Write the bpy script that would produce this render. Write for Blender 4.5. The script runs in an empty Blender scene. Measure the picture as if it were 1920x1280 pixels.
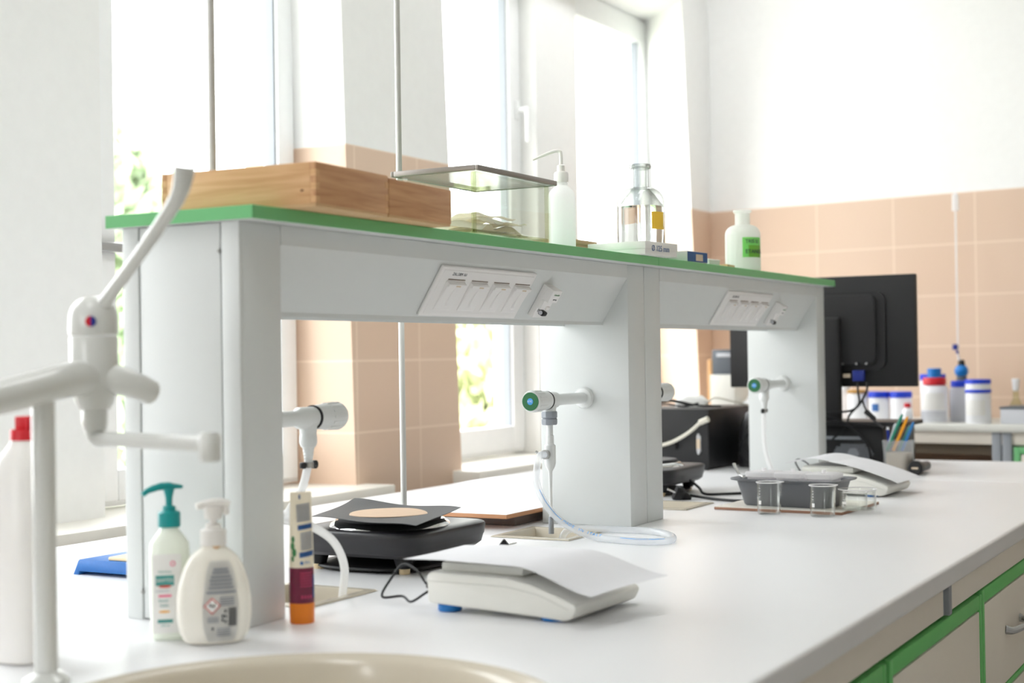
import bpy, bmesh, math, random
from mathutils import Vector, Matrix, Euler
random.seed(7)
PI = math.pi
C = bpy.context.scene.collection
BZ = 0.9                                    # bench top height above the floor; all z below are given from the bench top

# ------------------------------------------------------------------ camera, sky, daylight, exposure
def cam_setup():
    yaw, pitch, roll = 0.5061, 0.0104, -0.0152
    f = Vector((-math.sin(yaw)*math.cos(pitch), math.cos(yaw)*math.cos(pitch), math.sin(pitch)))
    r = Vector((math.cos(yaw), math.sin(yaw), 0)); u = r.cross(f)
    r2 = r*math.cos(roll) + u*math.sin(roll); u2 = -r*math.sin(roll) + u*math.cos(roll)
    M = Matrix(((r2.x, u2.x, -f.x, 1.2534), (r2.y, u2.y, -f.y, -1.5201), (r2.z, u2.z, -f.z, 0.354 + BZ), (0, 0, 0, 1)))
    cd = bpy.data.cameras.new('camera'); co = bpy.data.objects.new('camera', cd); C.objects.link(co)
    co.matrix_world = M
    cd.sensor_width = 36; cd.lens = 2749.15/1920*36; cd.clip_start = 0.05
    cd.dof.use_dof = True; cd.dof.focus_distance = 2.75; cd.dof.aperture_fstop = 3.5; cd.dof.aperture_blades = 9
    bpy.context.scene.camera = co
cam_setup()

w = bpy.data.worlds.new('overcast_sky'); bpy.context.scene.world = w; w.use_nodes = True
nt = w.node_tree; bg = nt.nodes['Background']
tcw = nt.nodes.new('ShaderNodeTexCoord'); sxyz = nt.nodes.new('ShaderNodeSeparateXYZ'); rampw = nt.nodes.new('ShaderNodeValToRGB')
nt.links.new(tcw.outputs['Generated'], sxyz.inputs[0]); nt.links.new(sxyz.outputs['Z'], rampw.inputs[0]); nt.links.new(rampw.outputs[0], bg.inputs['Color'])
rampw.color_ramp.elements[0].position = 0.0; rampw.color_ramp.elements[0].color = (0.98, 0.98, 1.0, 1)
rampw.color_ramp.elements[1].position = 1.0; rampw.color_ramp.elements[1].color = (0.93, 0.96, 1.0, 1)
bg.inputs['Strength'].default_value = 5.0

def portal(name, y0, y1, x=-1.56, z0=0.0, z1=1.84):
    l = bpy.data.lights.new(name, 'AREA'); l.shape = 'RECTANGLE'; l.size = y1 - y0; l.size_y = z1 - z0
    l.cycles.is_portal = True
    o = bpy.data.objects.new(name, l); C.objects.link(o)
    o.location = (x, (y0 + y1)/2, (z0 + z1)/2 + BZ)
    o.rotation_euler = Matrix(((0, 0, -1), (1, 0, 0), (0, -1, 0))).to_euler()   # -Z of the lamp looks into the room (+X)
for nm, a, b in (('added_daylight_zero', -0.55, 0.66), ('daylight_one', 1.0, 1.93), ('daylight_two', 2.45, 3.32), ('daylight_three', 3.62, 4.5), ):  # the first opening is an added one, out of view, for extra daylight
    portal(nm, a, b)
ADDED_FRONT = ((-0.9, 0.7),)  # opening added in the unseen rear wall to brighten faces turned towards it
for k, (a, b) in enumerate(ADDED_FRONT):
    o = None
    l = bpy.data.lights.new('added_daylight_front', 'AREA'); l.shape = 'RECTANGLE'; l.size = b - a; l.size_y = 1.84; l.cycles.is_portal = True
    o = bpy.data.objects.new('added_daylight_front', l); C.objects.link(o); o.location = ((a + b)/2, -5.66, 0.92 + BZ); o.rotation_euler = (PI/2, 0, PI)

sc = bpy.context.scene
sc.view_settings.view_transform = 'Standard'; sc.view_settings.look = 'None'; sc.view_settings.gamma = 1.0
sc.view_settings.use_curve_mapping = False
sc.view_settings.exposure = 0.66
sc.cycles.max_bounces = 14; sc.cycles.diffuse_bounces = 8; sc.cycles.glossy_bounces = 6; sc.cycles.transmission_bounces = 12; sc.cycles.transparent_max_bounces = 24
sc.cycles.caustics_reflective = False; sc.cycles.caustics_refractive = False

# ------------------------------------------------------------------ materials
def lin(c):
    return tuple(((v/255)/12.92 if v/255 <= 0.04045 else ((v/255 + 0.055)/1.055)**2.4) for v in c)
def mat(name, rgb, rough=0.5, metal=0.0, var=0.03, scale=30, bump=0.0, bscale=200, spec=0.5, alpha=None, sub=0.0, trans=0.0, ior=1.45, coat=0.0):
    m = bpy.data.materials.new(name); m.use_nodes = True
    n = m.node_tree.nodes; L = m.node_tree.links; b = n['Principled BSDF']
    c = lin(rgb)
    tc = n.new('ShaderNodeTexCoord'); ns = n.new('ShaderNodeTexNoise'); ns.inputs['Scale'].default_value = scale; ns.inputs['Detail'].default_value = 4
    L.new(tc.outputs['Object'], ns.inputs['Vector'])
    mx = n.new('ShaderNodeMix'); mx.data_type = 'RGBA'
    mx.inputs[6].default_value = tuple(max(0, v*(1 - var)) for v in c) + (1,)
    mx.inputs[7].default_value = tuple(min(1, v*(1 + var)) for v in c) + (1,)
    L.new(ns.outputs['Fac'], mx.inputs[0]); L.new(mx.outputs[2], b.inputs['Base Color'])
    b.inputs['Roughness'].default_value = rough; b.inputs['Metallic'].default_value = metal
    b.inputs['Specular IOR Level'].default_value = spec; b.inputs['IOR'].default_value = ior
    b.inputs['Transmission Weight'].default_value = trans; b.inputs['Coat Weight'].default_value = coat
    if sub: b.inputs['Subsurface Weight'].default_value = sub; b.inputs['Subsurface Radius'].default_value = (0.01, 0.01, 0.008)
    if bump:
        n2 = n.new('ShaderNodeTexNoise'); n2.inputs['Scale'].default_value = bscale; L.new(tc.outputs['Object'], n2.inputs['Vector'])
        bp = n.new('ShaderNodeBump'); bp.inputs['Strength'].default_value = bump; bp.inputs['Distance'].default_value = 0.001
        L.new(n2.outputs['Fac'], bp.inputs['Height']); L.new(bp.outputs[0], b.inputs['Normal'])
    return m
def glass(name, tint=(0.97, 0.99, 0.975), refl=0.5, blend=0.35, rough=0.02, milky=0.0, milk=(0.9, 0.9, 0.9), edge=0.6, power=3.2):
    m = bpy.data.materials.new(name); m.use_nodes = True
    n = m.node_tree.nodes; L = m.node_tree.links; n.remove(n['Principled BSDF']); out = n['Material Output']
    tr = n.new('ShaderNodeBsdfTransparent')
    gl = n.new('ShaderNodeBsdfGlossy'); gl.inputs['Roughness'].default_value = rough; gl.inputs[0].default_value = (0.95, 0.97, 0.95, 1)
    lw = n.new('ShaderNodeLayerWeight'); lw.inputs['Blend'].default_value = 0.5
    pw = n.new('ShaderNodeMath'); pw.operation = 'POWER'; pw.inputs[1].default_value = power; L.new(lw.outputs['Facing'], pw.inputs[0])
    cm = n.new('ShaderNodeMix'); cm.data_type = 'RGBA'; cm.inputs[6].default_value = tint + (1,); cm.inputs[7].default_value = tuple(v*edge for v in tint) + (1,)
    L.new(pw.outputs[0], cm.inputs[0]); L.new(cm.outputs[2], tr.inputs[0])
    mu = n.new('ShaderNodeMath'); mu.operation = 'MULTIPLY_ADD'; mu.inputs[1].default_value = refl; mu.inputs[2].default_value = 0.02; L.new(pw.outputs[0], mu.inputs[0])
    mx = n.new('ShaderNodeMixShader'); L.new(mu.outputs[0], mx.inputs[0]); L.new(tr.outputs[0], mx.inputs[1]); L.new(gl.outputs[0], mx.inputs[2])
    last = mx
    if milky:
        df = n.new('ShaderNodeBsdfDiffuse'); df.inputs[0].default_value = milk + (1,)
        tl = n.new('ShaderNodeBsdfTranslucent'); tl.inputs[0].default_value = milk + (1,)
        m2 = n.new('ShaderNodeMixShader'); m2.inputs[0].default_value = 0.5; L.new(df.outputs[0], m2.inputs[1]); L.new(tl.outputs[0], m2.inputs[2])
        m3 = n.new('ShaderNodeMixShader'); m3.inputs[0].default_value = milky; L.new(mx.outputs[0], m3.inputs[1]); L.new(m2.outputs[0], m3.inputs[2]); last = m3
    L.new(last.outputs[0], out.inputs['Surface'])
    return m
def wood(name, a, b, scale=(3, 40, 40), rough=0.5):
    m = mat(name, a, rough); n = m.node_tree.nodes; L = m.node_tree.links; bs = n['Principled BSDF']
    tc = n.new('ShaderNodeTexCoord'); mp = n.new('ShaderNodeMapping'); mp.inputs['Scale'].default_value = scale
    ns = n.new('ShaderNodeTexNoise'); ns.inputs['Scale'].default_value = 1.6; ns.inputs['Detail'].default_value = 7; ns.inputs['Distortion'].default_value = 0.8
    rp = n.new('ShaderNodeValToRGB'); rp.color_ramp.elements[0].position = 0.3; rp.color_ramp.elements[0].color = lin(a) + (1,)
    rp.color_ramp.elements[1].position = 0.72; rp.color_ramp.elements[1].color = lin(b) + (1,)
    L.new(tc.outputs['Object'], mp.inputs[0]); L.new(mp.outputs[0], ns.inputs['Vector']); L.new(ns.outputs['Fac'], rp.inputs[0]); L.new(rp.outputs[0], bs.inputs['Base Color'])
    return m
def tile(name, ucomp, uoff, row=0.2):
    m = mat(name, (217, 188, 163), 0.3, spec=0.4); n = m.node_tree.nodes; L = m.node_tree.links; bs = n['Principled BSDF']
    tc = n.new('ShaderNodeTexCoord'); sp = n.new('ShaderNodeSeparateXYZ'); cb = n.new('ShaderNodeCombineXYZ')
    L.new(tc.outputs['Object'], sp.inputs[0]); L.new(sp.outputs[ucomp], cb.inputs[0]); L.new(sp.outputs['Z'], cb.inputs[1])
    mp = n.new('ShaderNodeMapping'); mp.inputs['Location'].default_value = (uoff, -0.97 + 6*row, 0); L.new(cb.outputs[0], mp.inputs[0])
    br = n.new('ShaderNodeTexBrick'); br.offset = 0.0; br.inputs['Scale'].default_value = 1.0
    br.inputs['Brick Width'].default_value = 0.333; br.inputs['Row Height'].default_value = row; br.inputs['Mortar Size'].default_value = 0.004; br.inputs['Mortar Smooth'].default_value = 0.4
    br.inputs['Color1'].default_value = lin((215, 189, 167)) + (1,); br.inputs['Color2'].default_value = lin((212, 185, 163)) + (1,); br.inputs['Mortar'].default_value = lin((228, 205, 184)) + (1,)
    L.new(mp.outputs[0], br.inputs['Vector']); L.new(br.outputs['Color'], bs.inputs['Base Color'])
    bp = n.new('ShaderNodeBump'); bp.inputs['Strength'].default_value = 0.15; bp.inputs['Distance'].default_value = 0.001; bp.invert = True
    L.new(br.outputs['Fac'], bp.inputs['Height']); L.new(bp.outputs[0], bs.inputs['Normal'])
    return m

M = {}
M['paint'] = mat('white_wall_paint', (238, 238, 237), 0.8, bump=0.1)
M['ceiling'] = mat('ceiling_paint', (240, 240, 240), 0.9)
M['floor'] = mat('floor_lino', (172, 168, 162), 0.5, var=0.05, scale=8)
M['tile_y'] = tile('beige_tile_y', 'Y', -2.283 + 0.333*8, 0.207)
M['tile_x'] = tile('beige_tile_x', 'X', -1.164 + 0.333*4)
M['pvc'] = mat('white_pvc_frame', (240, 241, 242), 0.35)
M['sill'] = mat('sill_stone', (236, 233, 226), 0.4, var=0.03)
M['pane'] = glass('window_glass', (0.98, 0.99, 0.985), refl=0.3, edge=0.95)
M['bench'] = mat('white_laminate', (229, 229, 231), 0.33, var=0.012, scale=6, bump=0.03, bscale=400, spec=0.45)
M['panel'] = mat('grey_steel_paint', (216, 219, 218), 0.42, var=0.012, bump=0.03)
M['groove'] = mat('dark_joint', (120, 124, 124), 0.6)
M['green'] = mat('green_edge', (112, 186, 124), 0.42, var=0.02)
M['cabgreen'] = mat('green_frame_paint', (110, 194, 114), 0.5, var=0.03)
M['cabpanel'] = mat('beige_grey_front', (230, 223, 212), 0.5, var=0.015, bump=0.05, bscale=600)
M['plastic'] = mat('white_plastic', (232, 232, 230), 0.3, var=0.01)
M['tapwhite'] = mat('tap_white_plastic', (226, 228, 227), 0.3, var=0.01)
M['enamel'] = mat('white_enamel', (216, 217, 213), 0.22, var=0.01, coat=0.3)
M['socket'] = mat('socket_white', (238, 236, 235), 0.35, var=0.008)
M['shadowgap'] = mat('dark_slot', (140, 125, 115), 0.7)
M['black'] = mat('black_plastic', (24, 24, 26), 0.45, var=0.06)
M['matteblack'] = mat('matte_black_plastic', (33, 32, 34), 0.6, var=0.06)
M['softblack'] = mat('satin_black_lacquer', (44, 43, 46), 0.38, var=0.05)
M['rubber'] = mat('black_rubber', (24, 24, 26), 0.55, var=0.05)
M['grey'] = mat('mid_grey_plastic', (150, 155, 162), 0.4)
M['darkgrey'] = mat('dark_grey_enamel', (102, 104, 109), 0.42, var=0.04)
M['chrome'] = mat('chrome', (225, 225, 225), 0.08, metal=1.0, var=0.01)
M['steel'] = mat('brushed_steel', (178, 177, 174), 0.32, metal=1.0, var=0.04, scale=80)
M['rodsteel'] = mat('pale_steel_rod', (196, 195, 191), 0.4, metal=0.35, var=0.04, scale=80)
M['alu'] = mat('aluminium', (190, 190, 192), 0.38, metal=1.0)
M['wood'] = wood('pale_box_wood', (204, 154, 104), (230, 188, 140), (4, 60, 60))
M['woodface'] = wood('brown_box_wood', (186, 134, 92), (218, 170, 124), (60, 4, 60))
M['woodend'] = mat('end_grain', (128, 86, 52), 0.7, var=0.15)
M['woodbase'] = mat('pale_plywood', (214, 178, 132), 0.6, var=0.06)
M['boardedge'] = mat('brown_board_edge', (190, 138, 100), 0.6, var=0.08)
M['darkedge'] = mat('dark_board_edge', (156, 116, 94), 0.6, var=0.08)
M['boardtop'] = mat('white_board_face', (240, 240, 242), 0.3)
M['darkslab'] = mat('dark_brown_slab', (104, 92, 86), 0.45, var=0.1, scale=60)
M['tankglass'] = glass('tank_glass', (0.955, 0.97, 0.945), refl=0.45, edge=0.7)
M['greenglass'] = glass('glass_rim', (0.86, 0.88, 0.76), refl=0.25, edge=0.8)
M['beaker'] = glass('beaker_glass', (0.985, 0.987, 0.982), refl=0.8, edge=0.72)
M['reagentglass'] = glass('reagent_bottle_glass', (0.905, 0.912, 0.902), refl=0.35, edge=0.35, power=2.2)
M['tanklid'] = glass('tank_lid_glass', (0.93, 0.93, 0.92), refl=0.6, milky=0.15, milk=(0.8, 0.8, 0.8))
M['lidedge'] = mat('grey_lid_edge', (150, 143, 138), 0.35, metal=0.3)
M['bottleglass'] = mat('bottle_solid_glass', (250, 252, 252), 0.0, trans=1.0, ior=1.36, var=0.0)
M['frosted'] = glass('frosted_bottle_glass', (0.92, 0.93, 0.92), refl=0.5, blend=0.4, milky=0.6, milk=(0.95, 0.94, 0.92))
M['hazeplastic'] = glass('hazy_pe_plastic', (0.95, 0.95, 0.95), refl=0.3, blend=0.4, milky=0.8, milk=(0.95, 0.94, 0.95))
M['clearplastic'] = glass('clear_cup_plastic', (0.93, 0.94, 0.95), refl=0.5, blend=0.45, milky=0.22, milk=(0.85, 0.86, 0.88))
M['hose'] = glass('clear_hose', (0.95, 0.96, 0.97), refl=0.6, blend=0.5, milky=0.35, milk=(0.9, 0.92, 0.95))
M['milkyhose'] = glass('milky_hose', (0.9, 0.9, 0.9), refl=0.4, blend=0.4, milky=0.75, milk=(0.93, 0.93, 0.93))
M['cream'] = mat('cream_soap_plastic', (248, 244, 234), 0.25, var=0.01)
M['greenish'] = mat('pale_green_soap', (240, 246, 234), 0.22, var=0.01)
M['teal'] = mat('teal_plastic', (0, 140, 140), 0.35)
M['red'] = mat('red_plastic', (204, 30, 42), 0.4)
M['whiteglaze'] = mat('white_bottle_plastic', (236, 233, 229), 0.3, sub=0.15)
M['sinkceramic'] = mat('cream_sink_ceramic', (206, 197, 180), 0.2, var=0.02, coat=0.2)
M['tubecream'] = mat('cream_tube_plastic', (232, 222, 200), 0.35)
M['maroon'] = mat('maroon_print', (112, 28, 58), 0.35)
M['orange'] = mat('orange_plastic', (232, 128, 26), 0.35)
M['inkblue'] = mat('blue_ink', (62, 110, 176), 0.5)
M['inkgrey'] = mat('grey_ink', (176, 180, 188), 0.6)
M['inkdark'] = mat('dark_ink', (70, 74, 82), 0.6)
M['inkgreen'] = mat('green_ink', (64, 128, 78), 0.5)
M['inkteal'] = mat('teal_ink', (70, 150, 145), 0.5)
M['inkpink'] = mat('pink_ink', (232, 96, 140), 0.5)
M['inkred'] = mat('red_ink', (208, 74, 66), 0.5)
M['inkorange'] = mat('orange_ink', (240, 186, 110), 0.5)
M['label'] = mat('white_label_paper', (236, 235, 232), 0.6)
M['yellow'] = mat('amber_label', (255, 206, 70), 0.5)
M['limelabel'] = mat('lime_label', (128, 214, 108), 0.5)
M['olivelabel'] = mat('olive_label', (112, 176, 62), 0.5)
M['paper'] = mat('white_paper', (222, 222, 226), 0.75)
M['gauzemesh'] = mat('black_wire_gauze', (66, 68, 70), 0.55, metal=0.2, var=0.5, scale=420)
M['ceramicpad'] = mat('buff_ceramic_pad', (212, 184, 158), 0.85, var=0.08, scale=60)
M['balance'] = mat('ivory_balance_shell', (223, 222, 215), 0.4)
M['balanceshade'] = mat('grey_ivory_shell', (203, 203, 196), 0.4)
M['bluefoot'] = mat('blue_foot', (22, 112, 184), 0.4)
M['bluescale'] = mat('blue_speckled_paint', (30, 98, 168), 0.45, var=0.12, scale=300)
M['creamfoot'] = mat('cream_foot', (222, 200, 160), 0.5)
M['tapgreen'] = mat('tap_green_disc', (38, 106, 62), 0.4)
M['tapblue'] = mat('tap_blue_centre', (70, 156, 226), 0.4)
M['lidblue'] = mat('royal_blue_lid', (28, 66, 208), 0.4)
M['capblue'] = mat('sky_blue_cap', (20, 120, 200), 0.35)
M['jarwhite'] = mat('white_jar_plastic', (238, 239, 243), 0.4)
M['jargrey'] = mat('grey_jar_plastic', (198, 200, 206), 0.4)
M['brownlid'] = mat('ochre_lid', (186, 140, 66), 0.5)
M['cotton'] = mat('ivory_cotton', (244, 236, 222), 0.9, var=0.04, bump=0.3)
def cloth(name, rgb):
    m = mat(name, rgb, 0.9, var=0.03, bump=0.2); n = m.node_tree.nodes; L = m.node_tree.links
    tl = n.new('ShaderNodeBsdfTranslucent'); tl.inputs[0].default_value = lin(rgb) + (1,); mx = n.new('ShaderNodeMixShader'); mx.inputs[0].default_value = 0.65
    L.new(n['Principled BSDF'].outputs[0], mx.inputs[1]); L.new(tl.outputs[0], mx.inputs[2]); L.new(mx.outputs[0], n['Material Output'].inputs['Surface']); return m
M['cotton'] = cloth('ivory_cotton_cloth', (254, 250, 242))
M['cardboard'] = mat('tan_cardboard', (206, 176, 142), 0.8)
M['whitecard'] = mat('white_card', (238, 236, 231), 0.7)
M['navy'] = mat('navy_print', (48, 88, 140), 0.6)
M['beigecable'] = mat('beige_cable', (206, 202, 188), 0.5)
M['countertop'] = mat('grey_white_counter', (214, 214, 208), 0.4)
M['recess'] = mat('brown_wall_panel', (150, 124, 106), 0.6)
M['kneebar'] = mat('taupe_bar', (138, 126, 110), 0.6)
M['foliage'] = mat('pale_foliage', (182, 198, 164), 0.7, var=0.12, scale=1.5)
M['foliage2'] = mat('yellow_foliage', (196, 202, 156), 0.7, var=0.12, scale=1.5)
M['bark'] = mat('bark', (120, 100, 80), 0.9)
M['lawn'] = mat('lawn', (176, 178, 160), 0.9, var=0.2, scale=2)
M['penteal'] = mat('green_pen', (20, 128, 104), 0.35)
M['penyellow'] = mat('yellow_pen', (250, 170, 30), 0.35)
M['penblue'] = mat('blue_pen', (30, 120, 190), 0.35)
M['pennavy'] = mat('navy_pen', (32, 50, 140), 0.35)
M['kraft'] = mat('kraft_paper', (214, 196, 172), 0.8, var=0.08)
M['greydevice'] = mat('slate_device', (92, 98, 106), 0.5)
M['tan'] = mat('tan_wood', (206, 160, 110), 0.6, var=0.1)

# ------------------------------------------------------------------ mesh helpers
def rot(rx=0, ry=0, rz=0): return Euler((rx, ry, rz)).to_matrix().to_4x4()
def T(x, y, z): return Matrix.Translation((x, y, z))
class MB:
    def __init__(s): s.bm = bmesh.new()
    def add(s, tmp, mx=None, mi=0):
        if mx is not None: bmesh.ops.transform(tmp, matrix=mx, verts=tmp.verts)
        if mi:
            for f in tmp.faces: f.material_index = mi
        me = bpy.data.meshes.new('t'); tmp.to_mesh(me); tmp.free(); s.bm.from_mesh(me); bpy.data.meshes.remove(me); return s
    def box(s, c, d, bev=0.0, seg=2, mx=None, mi=0):
        t = bmesh.new(); bmesh.ops.create_cube(t, size=1, matrix=T(*c) @ Matrix.Diagonal((d[0], d[1], d[2], 1)))
        if bev: bmesh.ops.bevel(t, geom=t.edges[:], offset=bev, segments=seg, affect='EDGES', profile=0.5)
        return s.add(t, mx, mi)
    def span(s, x0, x1, y0, y1, z0, z1, bev=0.0, seg=2, mx=None, mi=0):
        return s.box(((x0 + x1)/2, (y0 + y1)/2, (z0 + z1)/2), (x1 - x0, y1 - y0, z1 - z0), bev, seg, mx, mi)
    def hexa(s, b, tq, mi=0, bev=0.0):
        t = bmesh.new(); v = [t.verts.new(p) for p in b] + [t.verts.new(p) for p in tq]
        for f in ((3, 2, 1, 0), (4, 5, 6, 7), (0, 1, 5, 4), (1, 2, 6, 5), (2, 3, 7, 6), (3, 0, 4, 7)): t.faces.new([v[i] for i in f])
        bmesh.ops.recalc_face_normals(t, faces=t.faces)
        if bev: bmesh.ops.bevel(t, geom=t.edges[:], offset=bev, segments=2, affect='EDGES', profile=0.5)
        return s.add(t, None, mi)
    def lathe(s, prof, seg=32, mx=None, mi=0, closed=False):
        t = bmesh.new(); rings = []
        for r, z in prof:
            if r < 1e-6: rings.append([t.verts.new((0, 0, z))])
            else: rings.append([t.verts.new((r*math.cos(2*PI*i/seg), r*math.sin(2*PI*i/seg), z)) for i in range(seg)])
        if closed: rings.append(rings[0])
        for a, b in zip(rings, rings[1:]):
            for i in range(seg):
                j = (i + 1) % seg
                if len(a) == 1 and len(b) == 1: continue
                if len(a) == 1: t.faces.new((a[0], b[j], b[i]))
                elif len(b) == 1: t.faces.new((a[i], a[j], b[0]))
                else: t.faces.new((a[i], a[j], b[j], b[i]))
        bmesh.ops.recalc_face_normals(t, faces=t.faces)
        return s.add(t, mx, mi)
    def cyl(s, p, q, r, r2=None, seg=20, mi=0, bev=0.0):
        p, q = Vector(p), Vector(q); h = (q - p).length; r2 = r if r2 is None else r2
        mx = T(*p) @ (q - p).to_track_quat('Z', 'Y').to_matrix().to_4x4()
        if bev: prof = [(0, 0), (r - bev, 0), (r, bev), (r2, h - bev), (r2 - bev, h), (0, h)]
        else: prof = [(0, 0), (r, 0), (r2, h), (0, h)]
        return s.lathe(prof, seg, mx, mi)
    def tube(s, pts, r, n=10, mi=0, smooth=8, flat=None):
        P = [Vector(p) for p in pts]
        if smooth and len(P) > 2:
            Q = []
            for i in range(len(P) - 1):
                p0, p1, p2, p3 = P[max(0, i-1)], P[i], P[i+1], P[min(len(P)-1, i+2)]
                for k in range(smooth):
                    u = k/smooth; Q.append(0.5*((2*p1) + (p2 - p0)*u + (2*p0 - 5*p1 + 4*p2 - p3)*u*u + (3*p1 - p0 - 3*p2 + p3)*u**3))
            Q.append(P[-1]); R0 = r if isinstance(r, (list, tuple)) else None
            if R0: r = [R0[min(len(R0)-1, i//smooth)]*(1 - (i % smooth)/smooth) + R0[min(len(R0)-1, i//smooth + 1)]*((i % smooth)/smooth) for i in range(len(Q))]
            P = Q
        if not isinstance(r, (list, tuple)): r = [r]*len(P)
        t = bmesh.new(); rings = []; up = None
        for i, p in enumerate(P):
            d = (P[min(i+1, len(P)-1)] - P[max(i-1, 0)]).normalized()
            if up is None:
                up = Vector((0, 0, 1)) if abs(d.z) < 0.9 else Vector((1, 0, 0))
            up = (up - d*up.dot(d)).normalized(); sd = d.cross(up)
            fl = flat[min(len(flat)-1, int(i*len(flat)/len(P)))] if flat else 1.0
            rings.append([t.verts.new(p + (up*math.cos(2*PI*k/n)*fl + sd*math.sin(2*PI*k/n))*r[i]) for k in range(n)])
        for a, b in zip(rings, rings[1:]):
            for i in range(n): t.faces.new((a[i], a[(i+1) % n], b[(i+1) % n], b[i]))
        t.faces.new(rings[0][::-1]); t.faces.new(rings[-1])
        bmesh.ops.recalc_face_normals(t, faces=t.faces)
        return s.add(t, None, mi)
    def loft(s, secs, n=40, mx=None, mi=0):
        """secs: (z, half width x, half depth y, exponent, shift x, shift y) superellipse sections"""
        t = bmesh.new(); rings = []
        for sc_ in secs:
            z, a, b, e = sc_[:4]; ox, oy = (sc_[4], sc_[5]) if len(sc_) > 4 else (0, 0); ring = []
            for k in range(n):
                th = 2*PI*k/n; c, sn = math.cos(th), math.sin(th)
                ring.append(t.verts.new((ox + a*math.copysign(abs(c)**(2/e), c), oy + b*math.copysign(abs(sn)**(2/e), sn), z)))
            rings.append(ring)
        for a, b in zip(rings, rings[1:]):
            for i in range(n): t.faces.new((a[i], a[(i+1) % n], b[(i+1) % n], b[i]))
        t.faces.new(rings[0][::-1]); t.faces.new(rings[-1])
        bmesh.ops.recalc_face_normals(t, faces=t.faces)
        return s.add(t, mx, mi)
    def prism(s, poly, d, mx=None, mi=0, bev=0.0):
        """poly in local xy, extruded along +z by d"""
        t = bmesh.new(); a = [t.verts.new((x, y, 0)) for x, y in poly]; b = [t.verts.new((x, y, d)) for x, y in poly]
        t.faces.new(a[::-1]); t.faces.new(b); n = len(poly)
        for i in range(n): t.faces.new((a[i], a[(i+1) % n], b[(i+1) % n], b[i]))
        bmesh.ops.recalc_face_normals(t, faces=t.faces)
        if bev: bmesh.ops.bevel(t, geom=t.edges[:], offset=bev, segments=2, affect='EDGES', profile=0.5)
        return s.add(t, mx, mi)
    def sheet(s, f, nu, nv, th, mx=None, mi=0):
        """closed thin sheet over f(u,v) -> point, thickness th downwards"""
        t = bmesh.new()
        A = [[t.verts.new(f(i/nu, j/nv)) for j in range(nv+1)] for i in range(nu+1)]
        B = [[t.verts.new(Vector(f(i/nu, j/nv)) - Vector((0, 0, th))) for j in range(nv+1)] for i in range(nu+1)]
        for i in range(nu):
            for j in range(nv):
                t.faces.new((A[i][j], A[i+1][j], A[i+1][j+1], A[i][j+1])); t.faces.new((B[i][j], B[i][j+1], B[i+1][j+1], B[i+1][j]))
        for i in range(nu):
            t.faces.new((A[i][0], B[i][0], B[i+1][0], A[i+1][0])); t.faces.new((A[i][nv], A[i+1][nv], B[i+1][nv], B[i][nv]))
        for j in range(nv):
            t.faces.new((A[0][j], A[0][j+1], B[0][j+1], B[0][j])); t.faces.new((A[nu][j], B[nu][j], B[nu][j+1], A[nu][j+1]))
        bmesh.ops.recalc_face_normals(t, faces=t.faces)
        return s.add(t, mx, mi)
    def text(s, body, size, mx, mi=0, depth=0.0003, wrap=None, align='CENTER', sx=1.0):
        """lettering in local xy facing +z; wrap = radius to bend it round a cylinder (axis local y)"""
        cu = bpy.data.curves.new('t', 'FONT'); cu.body = body; cu.size = size; cu.extrude = depth; cu.align_x = align; cu.align_y = 'CENTER'; cu.resolution_u = 3
        o = bpy.data.objects.new('t', cu); C.objects.link(o); bpy.context.view_layer.update()
        dg = bpy.context.evaluated_depsgraph_get(); me = o.evaluated_get(dg).to_mesh()
        t = bmesh.new(); t.from_mesh(me); o.evaluated_get(dg).to_mesh_clear(); bpy.data.objects.remove(o); bpy.data.curves.remove(cu)
        for v in t.verts: v.co.x *= sx
        if wrap:
            for v in t.verts:
                a = v.co.x/wrap; r = wrap + v.co.z; v.co.x = r*math.sin(a); v.co.z = r*math.cos(a) - wrap
        for f in t.faces: f.material_index = 0
        return s.add(t, mx, mi)
    def build(s, name, mats, parent=None, loc=(0, 0, 0), rz=0.0, ang=35, flat=False):
        me = bpy.data.meshes.new(name); s.bm.to_mesh(me); s.bm.free()
        for m in (mats if isinstance(mats, (list, tuple)) else [mats]): me.materials.append(m if not isinstance(m, str) else M[m])
        if not flat:
            me.polygons.foreach_set('use_smooth', [True]*len(me.polygons)); me.set_sharp_from_angle(angle=math.radians(ang))
        o = bpy.data.objects.new(name, me); C.objects.link(o)
        o.location = loc if parent else (loc[0], loc[1], loc[2] + BZ); o.rotation_euler = (0, 0, rz)
        if parent: o.parent = parent
        return o
def tag(o, label, cat, group=None, kind=None):
    o['label'] = label; o['category'] = cat
    if group: o['group'] = group
    if kind: o['kind'] = kind
    return o
def thing(name, label, cat, loc=(0, 0, 0), rz=0.0, group=None):
    o = bpy.data.objects.new(name, None); C.objects.link(o); o.empty_display_size = 0.05
    o.location = (loc[0], loc[1], loc[2] + BZ); o.rotation_euler = (0, 0, rz)
    return tag(o, label, cat, group)
def struct(name, mb, mats, label, cat, loc=(0, 0, 0), rz=0.0):
    o = mb.build(name, mats, None, loc, rz); return tag(o, label, cat, None, 'structure')
def copy_tree(root, loc, rz=None, label=None):
    r = root.copy(); C.objects.link(r); r.location = (loc[0], loc[1], loc[2] + BZ)
    if rz is not None: r.rotation_euler = (0, 0, rz)
    if label: r['label'] = label
    for ch in list(root.children):
        c = ch.copy(); C.objects.link(c); c.parent = r
        for g in list(ch.children):
            d = g.copy(); C.objects.link(d); d.parent = c
    return r

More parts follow.
